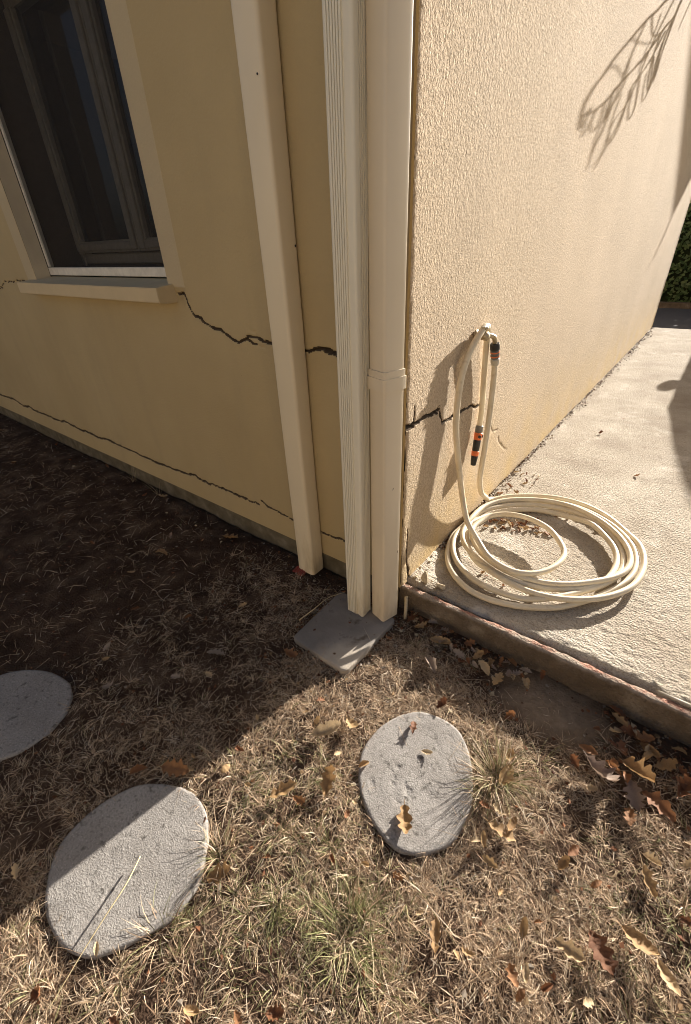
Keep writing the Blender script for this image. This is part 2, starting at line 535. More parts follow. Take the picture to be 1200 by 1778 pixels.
# ------------------------------------------------------------------ crack lines
def poly_dist(px, py, pts, w, jit=0.0, seed=0):
    """signed-ish: distance to polyline minus local half width; px,py arrays"""
    best = np.full(px.shape, 9.0)
    for i in range(len(pts) - 1):
        ax, ay = pts[i]; bx, by = pts[i + 1]
        dx, dy = bx - ax, by - ay
        L2 = dx * dx + dy * dy + 1e-12
        t = np.clip(((px - ax) * dx + (py - ay) * dy) / L2, 0, 1)
        d = np.hypot(px - ax - t * dx, py - ay - t * dy)
        ww = w[i] + (w[i + 1] - w[i]) * t if hasattr(w, '__len__') else w
        best = np.minimum(best, d - ww)
    return best


def refine(pts, amp, n=5, seed=1):
    rg = np.random.default_rng(seed)
    out = []
    for i in range(len(pts) - 1):
        a = np.array(pts[i]); b = np.array(pts[i + 1])
        L = np.hypot(*(b - a)); nn = max(2, min(n * 4, int(L / .018)))
        for k in range(nn):
            t = k / nn
            out.append(tuple(a + (b - a) * t + (rg.normal(0, amp, 2) if k else 0)))
    out.append(tuple(pts[-1]))
    return out


def carve(u, v, cracks):
    d = np.zeros(u.shape)
    for k, (pts, w, depth, amp) in enumerate(cracks):
        q = refine(pts, amp, seed=k + 5)
        rg = np.random.default_rng(50 + k)
        if hasattr(w, '__len__'):
            wi = np.interp(np.linspace(0, 1, len(q)), np.linspace(0, 1, len(w)), w)
        else:
            wi = np.full(len(q), w)
        wi = list(wi * .46 * rg.uniform(.15, 1.9, len(q)))
        us = [p[0] for p in q]; vs_ = [p[1] for p in q]
        msk = (u > min(us) - .05) & (u < max(us) + .05) & (v > min(vs_) - .05) & (v < max(vs_) + .05)
        if not msk.any(): continue
        dd = poly_dist(u[msk], v[msk], q, wi)
        c = depth * (1 - sstep(-.0012, .0022, dd)) + .0016 * (1 - sstep(0, .010, dd))
        d[msk] = np.maximum(d[msk], c)
    return d


def crack_faces(o, depth, F):
    '''faces that lie inside a crack show raw block, darkened to paint in shade'''
    d = depth.reshape(-1)[F].max(1)
    o.data.materials.append(M_CRACK)
    o.data.polygons.foreach_set('material_index', (d > .010).astype(np.int32))
    o.data.update()


# ------------------------------------------------------------------ house
house = thing('house', 'beige rendered house with cracked walls, window and corner downspouts', 'house')

WALL_TOP = 3.2
# sunlit wall: x = 0 plane, y 0 .. 7.1
yc = [0.0]
while yc[-1] < 7.1:
    yc.append(yc[-1] + .0036 * (1 + (yc[-1] / .8) ** 1.55))
yc[-1] = 7.1
yc = np.array(yc)
zr = np.concatenate([np.arange(.06, 2.75, .0046), np.arange(2.75, WALL_TOP + .01, .05)])
zr[-1] = WALL_TOP
YY, ZZ = np.meshgrid(yc, zr)
step = np.gradient(yc)[None, :]
ampf = 1 - sstep(.006, .02, step)
st = vn(YY * 150, ZZ * 120, 2) * .5 + vn(YY * 200 + .3 * ZZ, ZZ * 160, 3) * .5
st = np.sign(st) * np.abs(st) ** .8
XX = st * .0007 * ampf + .004 * fbm(YY * 1.2, ZZ * 1.2, 6)
rc = [([(-.004, .865), (.024, .856), (.059, .857), (.119, .863), (.19, .856), (.248, .858)], [.011, .011, .006, .006, .007, .010], .045, .0016),
      ([(.225, .852), (.248, .866), (.256, .835), (.284, .789)], [.010, .010, .009, .006], .04, .001),
      ([(.284, .789), (.338, .787), (.395, .785), (.463, .785), (.579, .779), (.617, .759), (.698, .755)], [.006, .005, .005, .004, .0055, .006, .004], .03, .002),
      ([(.052, .925), (.053, .900), (.055, .860)], [.002, .004, .006], .02, .001),
      ([(.847, .596), (.897, .546), (.971, .533)], .0022, .006, .001),
      ([(.997, .483), (1.029, .436), (1.133, .364), (1.184, .335)], .0026, .006, .002),
      ([(.037, .396), (.038, .298), (.037, .223), (.050, .182), (.060, .115)], [.0015, .002, .003, .008, .012], .02, .002)]
cv_sun = carve(YY, ZZ, rc)
XX = XX - cv_sun
ck_z = np.interp(YY, [0, .06, .12, .25, .284, .46, .70], [.862, .857, .862, .85, .789, .785, .755])
XX = XX + .0035 * (1 - sstep(-.004, .004, ZZ - ck_z)) * sstep(.30, .78, ZZ) * (1 - sstep(.35, .75, YY))
# worn outer arris
arr = np.exp(-YY / .006) * (.004 + .003 * vn(ZZ * 60, ZZ * 0, 11) + .003 * vn(ZZ * 14, ZZ * 0, 12))
XX = XX - arr * (YY < .03)
wall_sun = np_mesh('wall', np.stack([XX, YY, ZZ], -1).reshape(-1, 3), grid_faces(len(zr), len(yc)), M_STUCCO, house)
crack_faces(wall_sun, cv_sun, grid_faces(len(zr), len(yc)))
tag(wall_sun, 'sunlit rough stucco wall with a stepped crack')

# shaded wall: y = 0 plane, x 0 .. -6.2, opening for the window
WX0, WX1, WZ0, WZ1 = -2.79, -1.305, 1.255, 2.62
xcol = [-.0025]
while xcol[-1] > -6.2:
    xcol.append(xcol[-1] - .0042 * (1 + max(0, -xcol[-1] - .6) * .55))
xcol = np.array(xcol)
for e in (WX0, WX1):
    xcol[np.argmin(abs(xcol - e))] = e
zrow = np.concatenate([np.arange(.10, .18, .02), np.arange(.18, .30, .0042), np.arange(.30, .98, .04), np.arange(.98, 1.34, .0045), np.arange(1.36, WALL_TOP + .01, .04)])
for e in (WZ0, WZ1):
    zrow[np.argmin(abs(zrow - e))] = e
zrow[-1] = WALL_TOP
XL, ZL = np.meshgrid(xcol, zrow)
YL = .003 * fbm(XL * 1.5, ZL * 1.5, 21)
lc = [([(-1.247, 1.262), (-1.196, 1.268), (-1.182, 1.225), (-1.164, 1.193), (-1.142, 1.172), (-1.099, 1.164), (-1.077, 1.145), (-1.036, 1.132), (-.972, 1.126), (-.925, 1.104), (-.897, 1.09), (-.858, 1.08), (-.825, 1.093), (-.798, 1.101), (-.767, 1.085), (-.739, 1.081)],
       [.003, .003, .003, .003, .006, .0075, .004, .005, .0065, .005, .0045, .006, .006, .005, .0035, .0025], .04, .0016),
      ([(-.796, 1.111), (-.733, 1.109), (-.698, 1.097), (-.662, 1.094), (-.60, 1.09), (-.5, 1.086)], [.003, .006, .006, .007, .007, .007], .04, .0012),
      ([(-.785, 1.157), (-.77, 1.137), (-.742, 1.133), (-.732, 1.116)], .0017, .006, .001),
      ([(-.739, 1.081), (-.694, 1.073)], .0017, .006, .001),
      ([(-.5, 1.086), (-.446, 1.083), (-.417, 1.093), (-.373, 1.099), (-.34, 1.092), (-.304, 1.084), (-.2, 1.06)], [.008, .006, .007, .010, .010, .011, .011], .05, .0014),
      ([(-4.9, .245), (-4.354, .259), (-4.159, .229), (-4.007, .25), (-3.885, .228), (-3.672, .234), (-3.499, .23), (-3.341, .235), (-3.291, .255), (-3.151, .238), (-3.004, .231), (-2.876, .24), (-2.697, .231), (-2.576, .246), (-2.393, .236), (-2.254, .236), (-2.032, .23), (-1.895, .222), (-1.86, .226), (-1.67, .235), (-1.565, .235), (-1.49, .252), (-1.416, .232), (-1.289, .237), (-1.153, .24), (-1.041, .239), (-.907, .235)],
       [.0085] * 20 + [.0068] * 7, .03, .0035),
      ([(-.881, .268), (-.841, .247), (-.755, .241), (-.662, .229), (-.56, .232), (-.441, .228), (-.369, .228), (-.338, .238), (-.309, .233), (-.2, .23)], .0036, .03, .002),
      ([(-3.535, 1.231), (-3.405, 1.271), (-3.275, 1.289), (-3.0, 1.294)], .0018, .012, .006)]
cv_sh = carve(XL, ZL, lc)
YL = YL + cv_sh
YL -= .0025 * (ZL > 1.29) * (((XL > WX1) & (XL < -1.175)) | ((XL < WX0) & (XL > -2.93)))
# broken render beside the sill
YL += .012 * np.exp(-(((XL + 1.235) / .04) ** 2 + ((ZL - 1.243) / .03) ** 2)) * (XL > -1.29)
F = grid_faces(len(zrow), len(xcol))
V = np.stack([XL, YL, ZL], -1).reshape(-1, 3)
cen = V[F].mean(1)
keep = ~((cen[:, 0] > WX0) & (cen[:, 0] < WX1) & (cen[:, 2] > WZ0) & (cen[:, 2] < WZ1))
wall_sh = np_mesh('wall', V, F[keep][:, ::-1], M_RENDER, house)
crack_faces(wall_sh, cv_sh, F[keep])
tag(wall_sh, 'shaded smooth wall under the window with two long cracks')

# plinth under the shaded wall
px_ = np.arange(-6.2, .001, .03); pz_ = np.array([-.12, -.04, 0, .03, .06, .085, .099])
PX, PZ = np.meshgrid(px_, pz_)
PY = .012 + .006 * fbm(PX * 7, PZ * 12, 8)
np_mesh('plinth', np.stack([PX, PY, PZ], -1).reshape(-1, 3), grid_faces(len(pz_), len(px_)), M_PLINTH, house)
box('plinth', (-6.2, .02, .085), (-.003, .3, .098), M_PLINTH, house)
# far walls and roof close the shell
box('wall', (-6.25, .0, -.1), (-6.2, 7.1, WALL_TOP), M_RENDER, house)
box('wall', (-6.2, 7.1, -.1), (.002, 7.15, WALL_TOP - .002), M_STUCCO, house)
bm = bmesh.new()
rv = [bm.verts.new(v) for v in ((-6.4, -.12, WALL_TOP), (.12, -.12, WALL_TOP), (.12, 7.25, WALL_TOP), (-6.4, 7.25, WALL_TOP), (-3.1, 2.6, 4.2), (-3.1, 4.5, 4.2))]
for q in ((0, 3, 2, 1), (0, 1, 4), (1, 2, 5, 4), (2, 3, 5), (3, 0, 4, 5)):
    bm.faces.new([rv[i] for i in q])
bm_obj('roof', bm, M_TILEROOF, house)


# window: reveal, guide, frame, panes
bm = bmesh.new()


def quad(bm, *p):
    bm.faces.new([bm.verts.new(v) for v in p])


for x in (WX0, WX1):
    quad(bm, (x, 0, WZ0), (x, .088, WZ0), (x, .088, WZ1), (x, 0, WZ1))
quad(bm, (WX0, 0, WZ1), (WX1, 0, WZ1), (WX1, .088, WZ1), (WX0, .088, WZ1))
bm_obj('window_reveal', bm, M_REVEAL, house)
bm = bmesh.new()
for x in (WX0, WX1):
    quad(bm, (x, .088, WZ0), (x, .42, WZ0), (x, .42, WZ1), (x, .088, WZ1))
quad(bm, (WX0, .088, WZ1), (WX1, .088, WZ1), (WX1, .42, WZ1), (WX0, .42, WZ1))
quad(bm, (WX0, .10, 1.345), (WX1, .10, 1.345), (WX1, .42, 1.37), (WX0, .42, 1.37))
bm_obj('reveal_shade', bm, M_DARK, house)  # inner reveal coloured dark to stand for the shade inside it
FY = .30
bm = bmesh.new()


def bbox(bm, lo, hi, bev=.006):
    r = bmesh.ops.create_cube(bm, size=1)
    for v in r['verts']:
        v.co = Vector([lo[i] + (v.co[i] + .5) * (hi[i] - lo[i]) for i in range(3)])
    es = list({e for v in r['verts'] for e in v.link_edges})
    if bev: bmesh.ops.bevel(bm, geom=es, offset=bev, segments=1, affect='EDGES')


bbox(bm, (WX0 + .002, FY + .02, 1.36), (-2.735, FY + .08, WZ1 - .002))
bbox(bm, (-1.36, FY + .02, 1.36), (WX1 - .002, FY + .08, WZ1 - .002))
bbox(bm, (-2.735, FY + .02, 1.372), (-1.36, FY + .08, 1.43))
bbox(bm, (-2.735, FY + .02, WZ1 - .06), (-1.36, FY + .08, WZ1 - .003))
window = bm_obj('window', bm, M_FRAME, house)
for (a, b) in ((-2.732, -1.968), (-1.962, -1.363)):
    bm = bmesh.new()
    w = .085
    for k, (ins, dep) in enumerate(((0, 0), (.03, -.012))):
        lo = a + ins * .5; hi = b - ins * .5
        ww = w - ins
        y0 = FY - .012 + dep
        bbox(bm, (lo, y0, 1.434 + ins * .4), (lo + ww, FY + .03, 2.555), .004)
        bbox(bm, (hi - ww, y0, 1.434 + ins * .4), (hi, FY + .03, 2.555), .004)
        bbox(bm, (lo + ww, y0 + .001, 1.435 + ins * .4), (hi - ww, FY + .028, 1.434 + ins * .4 + ww * .75), .004)
    s_ = bm_obj('sash', bm, M_FRAME, window)
    bm = bmesh.new()
    quad(bm, (a + .07, FY + .012, 1.49), (b - .07, FY + .012, 1.49), (b - .07, FY + .012, 2.56), (a + .07, FY + .012, 2.56))
    bm_obj('pane', bm, M_GLASS, window)
# shutter track along the foot of the opening and up its left side
tr_ = box('shutter_track', (WX0 + .004, .088, 1.322), (WX1 - .003, .118, 1.366), M_TRIM, house, .003, 1)
box('shutter_guide', (WX0 + .001, .092, 1.369), (WX0 + .018, .125, WZ1 - .004), M_TRIM, house, .003, 1)
# fly screen drawn down to the track
bm = bmesh.new()
quad(bm, (WX0 + .018, .104, 1.366), (WX1 - .004, .104, 1.366), (WX1 - .004, .104, WZ1 - .004), (WX0 + .018, .104, WZ1 - .004))
bm_obj('fly_screen', bm, M_SCREEN, house)
# dark room behind
bm = bmesh.new()
bmesh.ops.create_cube(bm, size=1)
for v in bm.verts:
    v.co = Vector(((-4.2, -.5)[v.co.x > 0], (.40, 4.0)[v.co.y > 0], (.2, 2.9)[v.co.z > 0]))
front = [f for f in bm.faces if all(abs(v.co.y - .40) < 1e-4 for v in f.verts)]
bmesh.ops.delete(bm, geom=front, context='FACES')
bm_obj('room', bm, M_ROOM, house)
# sill
bm = bmesh.new()
SX0, SX1 = -2.885, -1.262
prof = [(-.092, 1.232), (-.092, 1.293), (.11, 1.316), (.11, 1.225), (-.06, 1.225)]
ringA = [bm.verts.new((SX0, y, z)) for y, z in prof]
ringB = [bm.verts.new((SX1, y, z)) for y, z in prof]
n = len(prof)
for i in range(n):
    bm.faces.new([ringA[i], ringA[(i + 1) % n], ringB[(i + 1) % n], ringB[i]])
bm.faces.new(ringA[::-1]); bm.faces.new(ringB)
bmesh.ops.bevel(bm, geom=bm.edges[:], offset=.003, segments=2, affect='EDGES')
bm_obj('sill', bm, M_SILL, house)


# ------------------------------------------------------------------ downspouts
def rrect(x0, x1, y0, y1, r, n=5):
    P = []
    for cx, cy, a0 in ((x1 - r, y0 + r, -90), (x1 - r, y1 - r, 0), (x0 + r, y1 - r, 90), (x0 + r, y0 + r, 180)):
        for k in range(n + 1):
            a = math.radians(a0 + 90 * k / n)
            P.append((cx + r * math.cos(a), cy + r * math.sin(a)))
    return P


def prism(name, sec, rings, mat, parent, smooth=True):
    """rings: list of (z, dx, dy, grow)"""
    cx = sum(p[0] for p in sec) / len(sec); cy = sum(p[1] for p in sec) / len(sec)
    V = []; F = []; n = len(sec)
    for z, dx, dy, g in rings:
        for x, y in sec:
            L = math.hypot(x - cx, y - cy)
            V.append((x + dx + (x - cx) / L * g, y + dy + (y - cy) / L * g, z))
    for i in range(len(rings) - 1):
        for k in range(n):
            F.append((i * n + k, i * n + (k + 1) % n, (i + 1) * n + (k + 1) % n, (i + 1) * n + k))
    F.append(tuple(range(n))[::-1]); F.append(tuple(range((len(rings) - 1) * n, len(rings) * n)))
    o = py_mesh(name, V, F, mat, parent)
    if smooth:
        o.data.polygons.foreach_set('use_smooth', [len(p.vertices) == 4 for p in o.data.polygons])
        o.data.set_sharp_from_angle(angle=math.radians(35))
    return o


def zr_(a, b, n, dx=0, wob=0, seed=0):
    rg = random.Random(seed)
    return [(a + (b - a) * k / n, dx * k / n + rg.uniform(-wob, wob), 0, 0) for k in range(n + 1)]


d1 = thing('downspout', 'wide cream square downspout left of the fluted one, on red plastic foot', 'downspout', (-.51, -.045, 0), 'downspouts at the house corner')
prism('pipe', [(x + .51, y + .045) for x, y in rrect(-.562, -.456, -.090, -.0035, .015)], zr_(.012, 3.05, 12, .004, .0012, 2), M_PIPE_L, d1)
box('bracket', (-.02, .03, 2.4), (.02, .05, 2.44), M_STEEL, d1)
V, F = lathe([(0, .0045), (.0025, .004), (.003, .002)], (.0545, .028, 1.435), (1, 0, 0), 8)
py_mesh('screw', V, F, M_BLACK, d1)
V, F = lathe([(0, .003), (.0025, .0025)], (.035, -.0450, 1.86), (0, -1, 0), 8)
py_mesh('screw', V, F, M_BLACK, d1)

d2 = thing('downspout', 'pale fluted metal downspout between the two smooth ones', 'downspout', (-.12, -.15, 0), 'downspouts at the house corner')
sec = []
x0, x1, y0, y1 = -.164, -.076, -.188, -.122
pts = []
nf = 6
r = .009
for k in range(nf):                      # flutes along the front face
    a = x0 + r + (x1 - x0 - 2 * r - .020) * k / nf
    b = x0 + r + (x1 - x0 - 2 * r - .020) * (k + 1) / nf
    w = b - a
    pts += [(a, y0), (a + w * .66, y0), (a + w * .72, y0 + .0045), (a + w * .94, y0 + .0045)]
pts += [(x1 - r, y0)]
for k in range(5):
    t = math.radians(-90 + 90 * (k + 1) / 5); pts.append((x1 - r + r * math.cos(t), y0 + r + r * math.sin(t)))
for k in range(4):                       # flutes along the side
    a = y0 + .020 + .034 * k / 4; w = .0085
    pts += [(x1, a), (x1, a + w * .5), (x1 - .006, a + w * .65), (x1 - .006, a + w * .9)]
for cx, cy, a0 in ((x1 - r, y1 - r, 0), (x0 + r, y1 - r, 90), (x0 + r, y0 + r, 180)):
    for k in range(4):
        t = math.radians(a0 + 90 * k / 3); pts.append((cx + r * math.cos(t), cy + r * math.sin(t)))
pts = pts[:-1]
prism('pipe', [(x + .12, y + .15) for x, y in pts], zr_(.026, 3.05, 10, .022, .0006, 4), M_PIPE_F, d2)
box('bracket', (-.02, .03, 2.4), (.02, .148, 2.43), M_STEEL, d2)

d3 = thing('downspout', 'smooth beige downspout with a collar, nearest the sunlit wall', 'downspout', (-.0155, -.1095, 0), 'downspouts at the house corner')
d3.rotation_euler.z = math.radians(-16.5)
S3 = [p for p in rrect(-.0405, .0405, -.041, .041, .011)]
S3 = S3[:6] + [(.0405, .037), (.0395, .040), (.037, .041)] + S3[12:]
prism('pipe', S3, zr_(.025, 1.06, 4, 0, .0006, 5), M_PIPE_R, d3)
prism('upper_pipe', S3, [(1.05, 0, 0, -.0012), (2.0, -.002, 0, -.0012), (3.05, -.006, 0, -.0012)], M_PIPE_R, d3)
prism('collar', S3, [(1.030, 0, 0, .001), (1.0305, 0, 0, .0085), (1.071, 0, 0, .0085), (1.0715, 0, 0, .0042), (1.093, 0, 0, .0042), (1.0935, 0, 0, .0)], M_PIPE_R, d3)
box('bracket', (-.03, .03, 2.4), (-.01, .105, 2.43), M_STEEL, d3)
box('bounce_baffle', (-.034, .0425, .05), (.034, .050, 3.0), M_BAFFLE, d3)  # added strip behind the pipe, stops sunlight bouncing onto the wall corner

# small pale drain tube by the corner
V, F = tube(spline([(.062, -.060, -.02), (.060, -.052, .03), (.054, -.040, .075), (.050, -.034, .10)], 5), .008, 8)
o = py_mesh('conduit_stub', V, F, M_RUBBLE, None, True)
tag(o, 'short pale plastic tube at the kerb end beside the downspout foot', 'tube')
# red ribbed plastic piece under the wide pipe
V = []; F = []
nn = 8
for i in range(nn):
    for j, (yy_, zz_) in enumerate(((0, 0), (0, .012), (.055, .02), (.055, 0))):
        V.append((-.575 + i * .009, -.118 + yy_ * .6 + .004 * math.sin(i), zz_ - .004 + (.005 if i % 2 else 0) * (zz_ > 0)))
for i in range(nn - 1):
    for j in range(4):
        F.append((i * 4 + j, i * 4 + (j + 1) % 4, i * 4 + 4 + (j + 1) % 4, i * 4 + 4 + j))
F += [(0, 1, 2, 3), tuple((nn - 1) * 4 + k for k in (3, 2, 1, 0))]
o = py_mesh('red_plastic_shard', V, F, M_REDPL)
tag(o, 'red ribbed plastic shard lying at the foot of the wide downspout', 'plastic shard')


# ------------------------------------------------------------------ patio slab and kerb
def edge_y(x): return .052 + .007 * fbm(x * 9, x * 0, 31, 3) + .006 * vn(x * 40, x * 0, 33)


xs = [-.012]
while xs[-1] < 1.35: xs.append(xs[-1] + .0085)
while xs[-1] < 7: xs.append(xs[-1] + .12)
xs = np.array(xs)
yv = [0.0]
while yv[-1] < 7.15: yv.append(yv[-1] + .0075 * (1 + (yv[-1] / .9) ** 1.5))
yv = np.array(yv) / yv[-1]
XS, T = np.meshgrid(xs, yv)
E0 = edge_y(XS)
YS = E0 + (7.22 - E0) * T
dist = YS - E0
ZS = KERB_Z + .0024 * vn(XS * 55, YS * 85, 41) * np.exp(-YS / 4) + .003 * fbm(XS * 3, YS * 3, 42) + .0012 * vn(XS * 20, YS * 110, 43) * np.exp(-YS / 3)
ZS -= (.016 + .006 * vn(XS * 30, XS * 0, 45)) * np.exp(-dist / .012)
ZS -= .008 * np.exp(-dist / .05) * np.maximum(0, vn(XS * 25, YS * 25, 46))
ZS += (.014 + .012 * fbm(XS * 30, YS * 30, 47)) * np.exp(-np.maximum(XS, 0) / .022) * (np.exp(-YS / .6) * .9 + .15)
sc_ = [([(.348, 2.283), (.548, 2.282), (.758, 2.295), (1.1, 2.30)], .004, .004, .001),
       ([(.80, .60), (.89, .575), (.96, .63), (1.023, .692), (1.2, .70)], .0025, .003, .004)]
ZS -= carve(XS, YS, sc_)
V = np.stack([XS, YS, ZS], -1).reshape(-1, 3)
nv = len(V); nx = len(xs)
sk = np.stack([xs, edge_y(xs) + .004, np.full(nx, .02)], -1)
sk2 = np.stack([xs, np.full(nx, 7.225), np.full(nx, -.05)], -1)
V = np.concatenate([V, sk, sk2, V[:nx], V[nv - nx:nv]])
F = grid_faces(len(yv), nx)
i = np.arange(nx - 1)
t0 = nv + 2 * nx; t1 = nv + 3 * nx
F = np.concatenate([F, np.stack([nv + i, nv + i + 1, t0 + i + 1, t0 + i], -1), np.stack([t1 + i, t1 + i + 1, nv + nx + i + 1, nv + nx + i], -1)])
slab = np_mesh('patio_slab', V, F, M_SLAB)
tag(slab, kind='structure')

kx = np.concatenate([np.arange(-.004, 1.35, .009), np.arange(1.35, 7, .1)])
kp = [(0, -.15), (0, -.03), (0, .01), (0, .03), (0, .05), (0, .07), (0, .088), (.001, .098), (.005, .105), (.012, .1075), (.020, .108), (.030, .108), (.036, .104), (.038, .09), (.038, .04)]
K = []
for j, (y, z) in enumerate(kp):
    nz = .0028 * vn(kx * 60, np.full_like(kx, j * .8), 51) + .004 * fbm(kx * 6, np.full_like(kx, j * .15), 52)
    top = 1.0 if z > .095 else 0.0
    K.append(np.stack([kx, y + nz - .002 - top * .0 + (.006 * np.maximum(0, vn(kx * 22, kx * 0, 53)) if .086 < z and y < .01 else 0), z + kx * 0 + (.0028 * vn(kx * 45, np.full_like(kx, j * 1.3), 54) if top else 0)], -1))
K = np.array(K)
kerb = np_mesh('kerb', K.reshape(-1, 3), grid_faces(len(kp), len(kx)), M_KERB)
tag(kerb, kind='structure')

V, F = tube([Vector((.985, .047, .110)), Vector((1.10, .0475, .112))], .005, 8)
o = py_mesh('metal_rod', V, F, M_PALEPL, None, True)
tag(o, 'thin grey rod lying in the gap between kerb and patio', 'rod')


def rock(name, loc, size, mat, seed, squash=.6):
    rg = random.Random(seed)
    bm = bmesh.new()
    bmesh.ops.create_icosphere(bm, subdivisions=2, radius=1)
    pl = [(Vector((rg.uniform(-1, 1), rg.uniform(-1, 1), rg.uniform(-1, 1))).normalized(), rg.uniform(.38, .72)) for _ in range(9)]
    for v in bm.verts:
        for nrm, d in pl:
            e = v.co.dot(nrm) - d
            if e > 0: v.co -= nrm * e
        v.co.x *= size[0] * .5 * (1 + rg.uniform(-.05, .05)); v.co.y *= size[1] * .5; v.co.z *= size[2] * .5
    o = bm_obj(name, bm, mat)
    o.location = loc; o.rotation_euler = (rg.uniform(-.3, .3), rg.uniform(-.3, .3), rg.uniform(0, 6))
    return o


o = rock('mortar_chunk', (.070, .088, .138), (.05, .045, .075), M_RUBBLE, 3)
tag(o, 'upright yellowish lump of broken mortar at the house corner', 'mortar lump')
o = rock('mortar_chunk', (.150, .095, .118), (.07, .055, .022), M_RUBBLE, 8)
tag(o, 'flat flake of broken mortar lying in front of the hose coil', 'mortar lump')
for k in range(16):
    rr = random.Random(200 + k)
    x = abs(rr.gauss(.03, .03)) + .008; y = rr.uniform(.075, .34)
    s = rr.uniform(.008, .02)
    o = rock('mortar_crumb', (x, y, KERB_Z + .008), (s, s, s * .7), M_RUBBLE, 300 + k)
    tag(o, 'small mortar crumb along the foot of the sunlit wall', 'mortar lump', 'mortar crumbs by the wall foot')

dw = box('driveway', (1.05, 7.232, -.1), (7.0, 10.345, .106), M_SLAB, None, .008, 1)
tag(dw, kind='structure')
# road beyond the patio
rd = py_mesh('road', [(-40, 7.23, -.018), (40, 7.23, -.018), (40, 10.35, -.010), (-40, 10.35, -.010)], [(0, 1, 2, 3)], M_ASPHALT)
tag(rd, kind='structure')
rk_ = box('road_kerb', (-40, 10.35, -.06), (40, 10.5, .09), M_KERB, None, .01, 2)
tag(rk_, kind='structure')


# ------------------------------------------------------------------ stones in the lawn
def inset_poly(P, f):
    cx = sum(p[0] for p in P) / len(P); cy = sum(p[1] for p in P) / len(P)
    return [(cx + (x - cx) * f, cy + (y - cy) * f) for x, y in P]


def smooth_closed(P, n=6):
    P = [Vector((*p, 0)) for p in P]; N = len(P); out = []
    for i in range(N):
        p0, p1, p2, p3 = P[i - 1], P[i], P[(i + 1) % N], P[(i + 2) % N]
        for k in range(n):
            t = k / n
            q = .5 * ((2 * p1) + (p2 - p0) * t + (2 * p0 - 5 * p1 + 4 * p2 - p3) * t * t + (3 * p1 - p0 - 3 * p2 + p3) * t ** 3)
            out.append((q.x, q.y))
    return out


def slab_stone(name, poly, ztop, mat, seed, rough=.0012, smooth=True, thick=.05):
    P = smooth_closed(poly) if smooth else poly
    n = len(P)
    cx = sum(p[0] for p in P) / n; cy = sum(p[1] for p in P) / n
    V = []; F = []
    fr = [(1.0, -thick), (1.0, -.007), (.994, -.003), (.984, -.0006)] + [(q, 0) for q in np.linspace(.955, .05, 44)]
    for f, dz in fr:
        for k, (x, y) in enumerate(P):
            px, py = cx + (x - cx) * f, cy + (y - cy) * f
            z = ztop + dz
            if f < .995:
                z += float(rough * fbm(px * 30, py * 30, seed, 3) * 1.6 - .0030 * max(0, float(fbm(px * 75, py * 60, seed + 5, 3)) - .40) * (3 if rough > .0006 else 1.5))
            else:
                px += .0035 * float(vn(k * .7, dz * 50, seed)); py += .0035 * float(vn(k * .7 + 9, dz * 50, seed))
            V.append((px - cx, py - cy, z))
    for i in range(len(fr) - 1):
        for k in range(n):
            F.append((i * n + k, i * n + (k + 1) % n, (i + 1) * n + (k + 1) % n, (i + 1) * n + k))
    F.append(tuple(range((len(fr) - 1) * n, len(fr) * n)))
    area = sum(P[k][0] * P[(k + 1) % n][1] - P[(k + 1) % n][0] * P[k][1] for k in range(n))
    if area < 0: F = [f[::-1] for f in F]
    o = py_mesh(name, V, F, mat, None, True)
    o.location = (cx, cy, 0)
    return o


o = slab_stone('stepping_stone', STONE1, .009, M_STONE, 71, .0008)
tag(o, 'round grey stepping stone in full sun with leaves on it', 'stepping stone', 'round stepping stones')
o = slab_stone('stepping_stone', STONE2, .008, M_STONE, 76, .0005)
tag(o, 'round grey stepping stone crossed by the shadow edge', 'stepping stone', 'round stepping stones')
o = slab_stone('stepping_stone', STONE3, .007, M_STONE, 79, .0005)
tag(o, 'dark round stepping stone lying wholly in the shade', 'stepping stone', 'round stepping stones')


def round_poly(P, r=.02, n=4):
    out = []
    N = len(P)
    for i in range(N):
        a = Vector(P[i - 1]); b = Vector(P[i]); c = Vector(P[(i + 1) % N])
        u = (a - b).normalized(); v = (c - b).normalized()
        for k in range(n + 1):
            t = k / n
            q = (b + u * r) * (1 - t) ** 2 + b * 2 * t * (1 - t) + (b + v * r) * t * t
            out.append(tuple(q))
        L = (c - b).length
        for k in range(1, 6):
            q = b + v * (r + (L - 2 * r) * k / 6); out.append(tuple(q))
    return out


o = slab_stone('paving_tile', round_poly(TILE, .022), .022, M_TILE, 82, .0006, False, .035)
tag(o, 'grey square paving tile under the feet of the two right downspouts', 'paving tile')

# ------------------------------------------------------------------ tap and hose
tap = thing('garden_tap', 'dull brass tap on the sunlit wall with hose hung over it', 'tap', (0, .53, 1.09))
V, F = lathe([(-.03, .012), (.002, .012), (.002, .022), (.006, .022), (.008, .013), (.03, .013), (.032, .017), (.052, .018), (.055, .013), (.06, .011)], (0, 0, 0), (1, 0, -.03))
py_mesh('tap_body', V, F, M_BRASS, tap, True)
V, F = tube(spline([(.040, .006, 0), (.052, .026, -.002), (.062, .050, -.012), (.0642, .0625, -.036)], 6), [.010] * 19, 10)
py_mesh('spout', V, F, M_BRASS, tap, True)
V, F = lathe([(0, .006), (.016, .006), (.017, .013), (.024, .013), (.026, .006)], (.042, -.004, .012), (.1, -.2, 1))
py_mesh('tap_stem', V, F, M_BRASS, tap, True)
box('tap_handle', (.034, -.03, .034), (.052, .026, .040), M_PALEPL, tap, .002, 1)

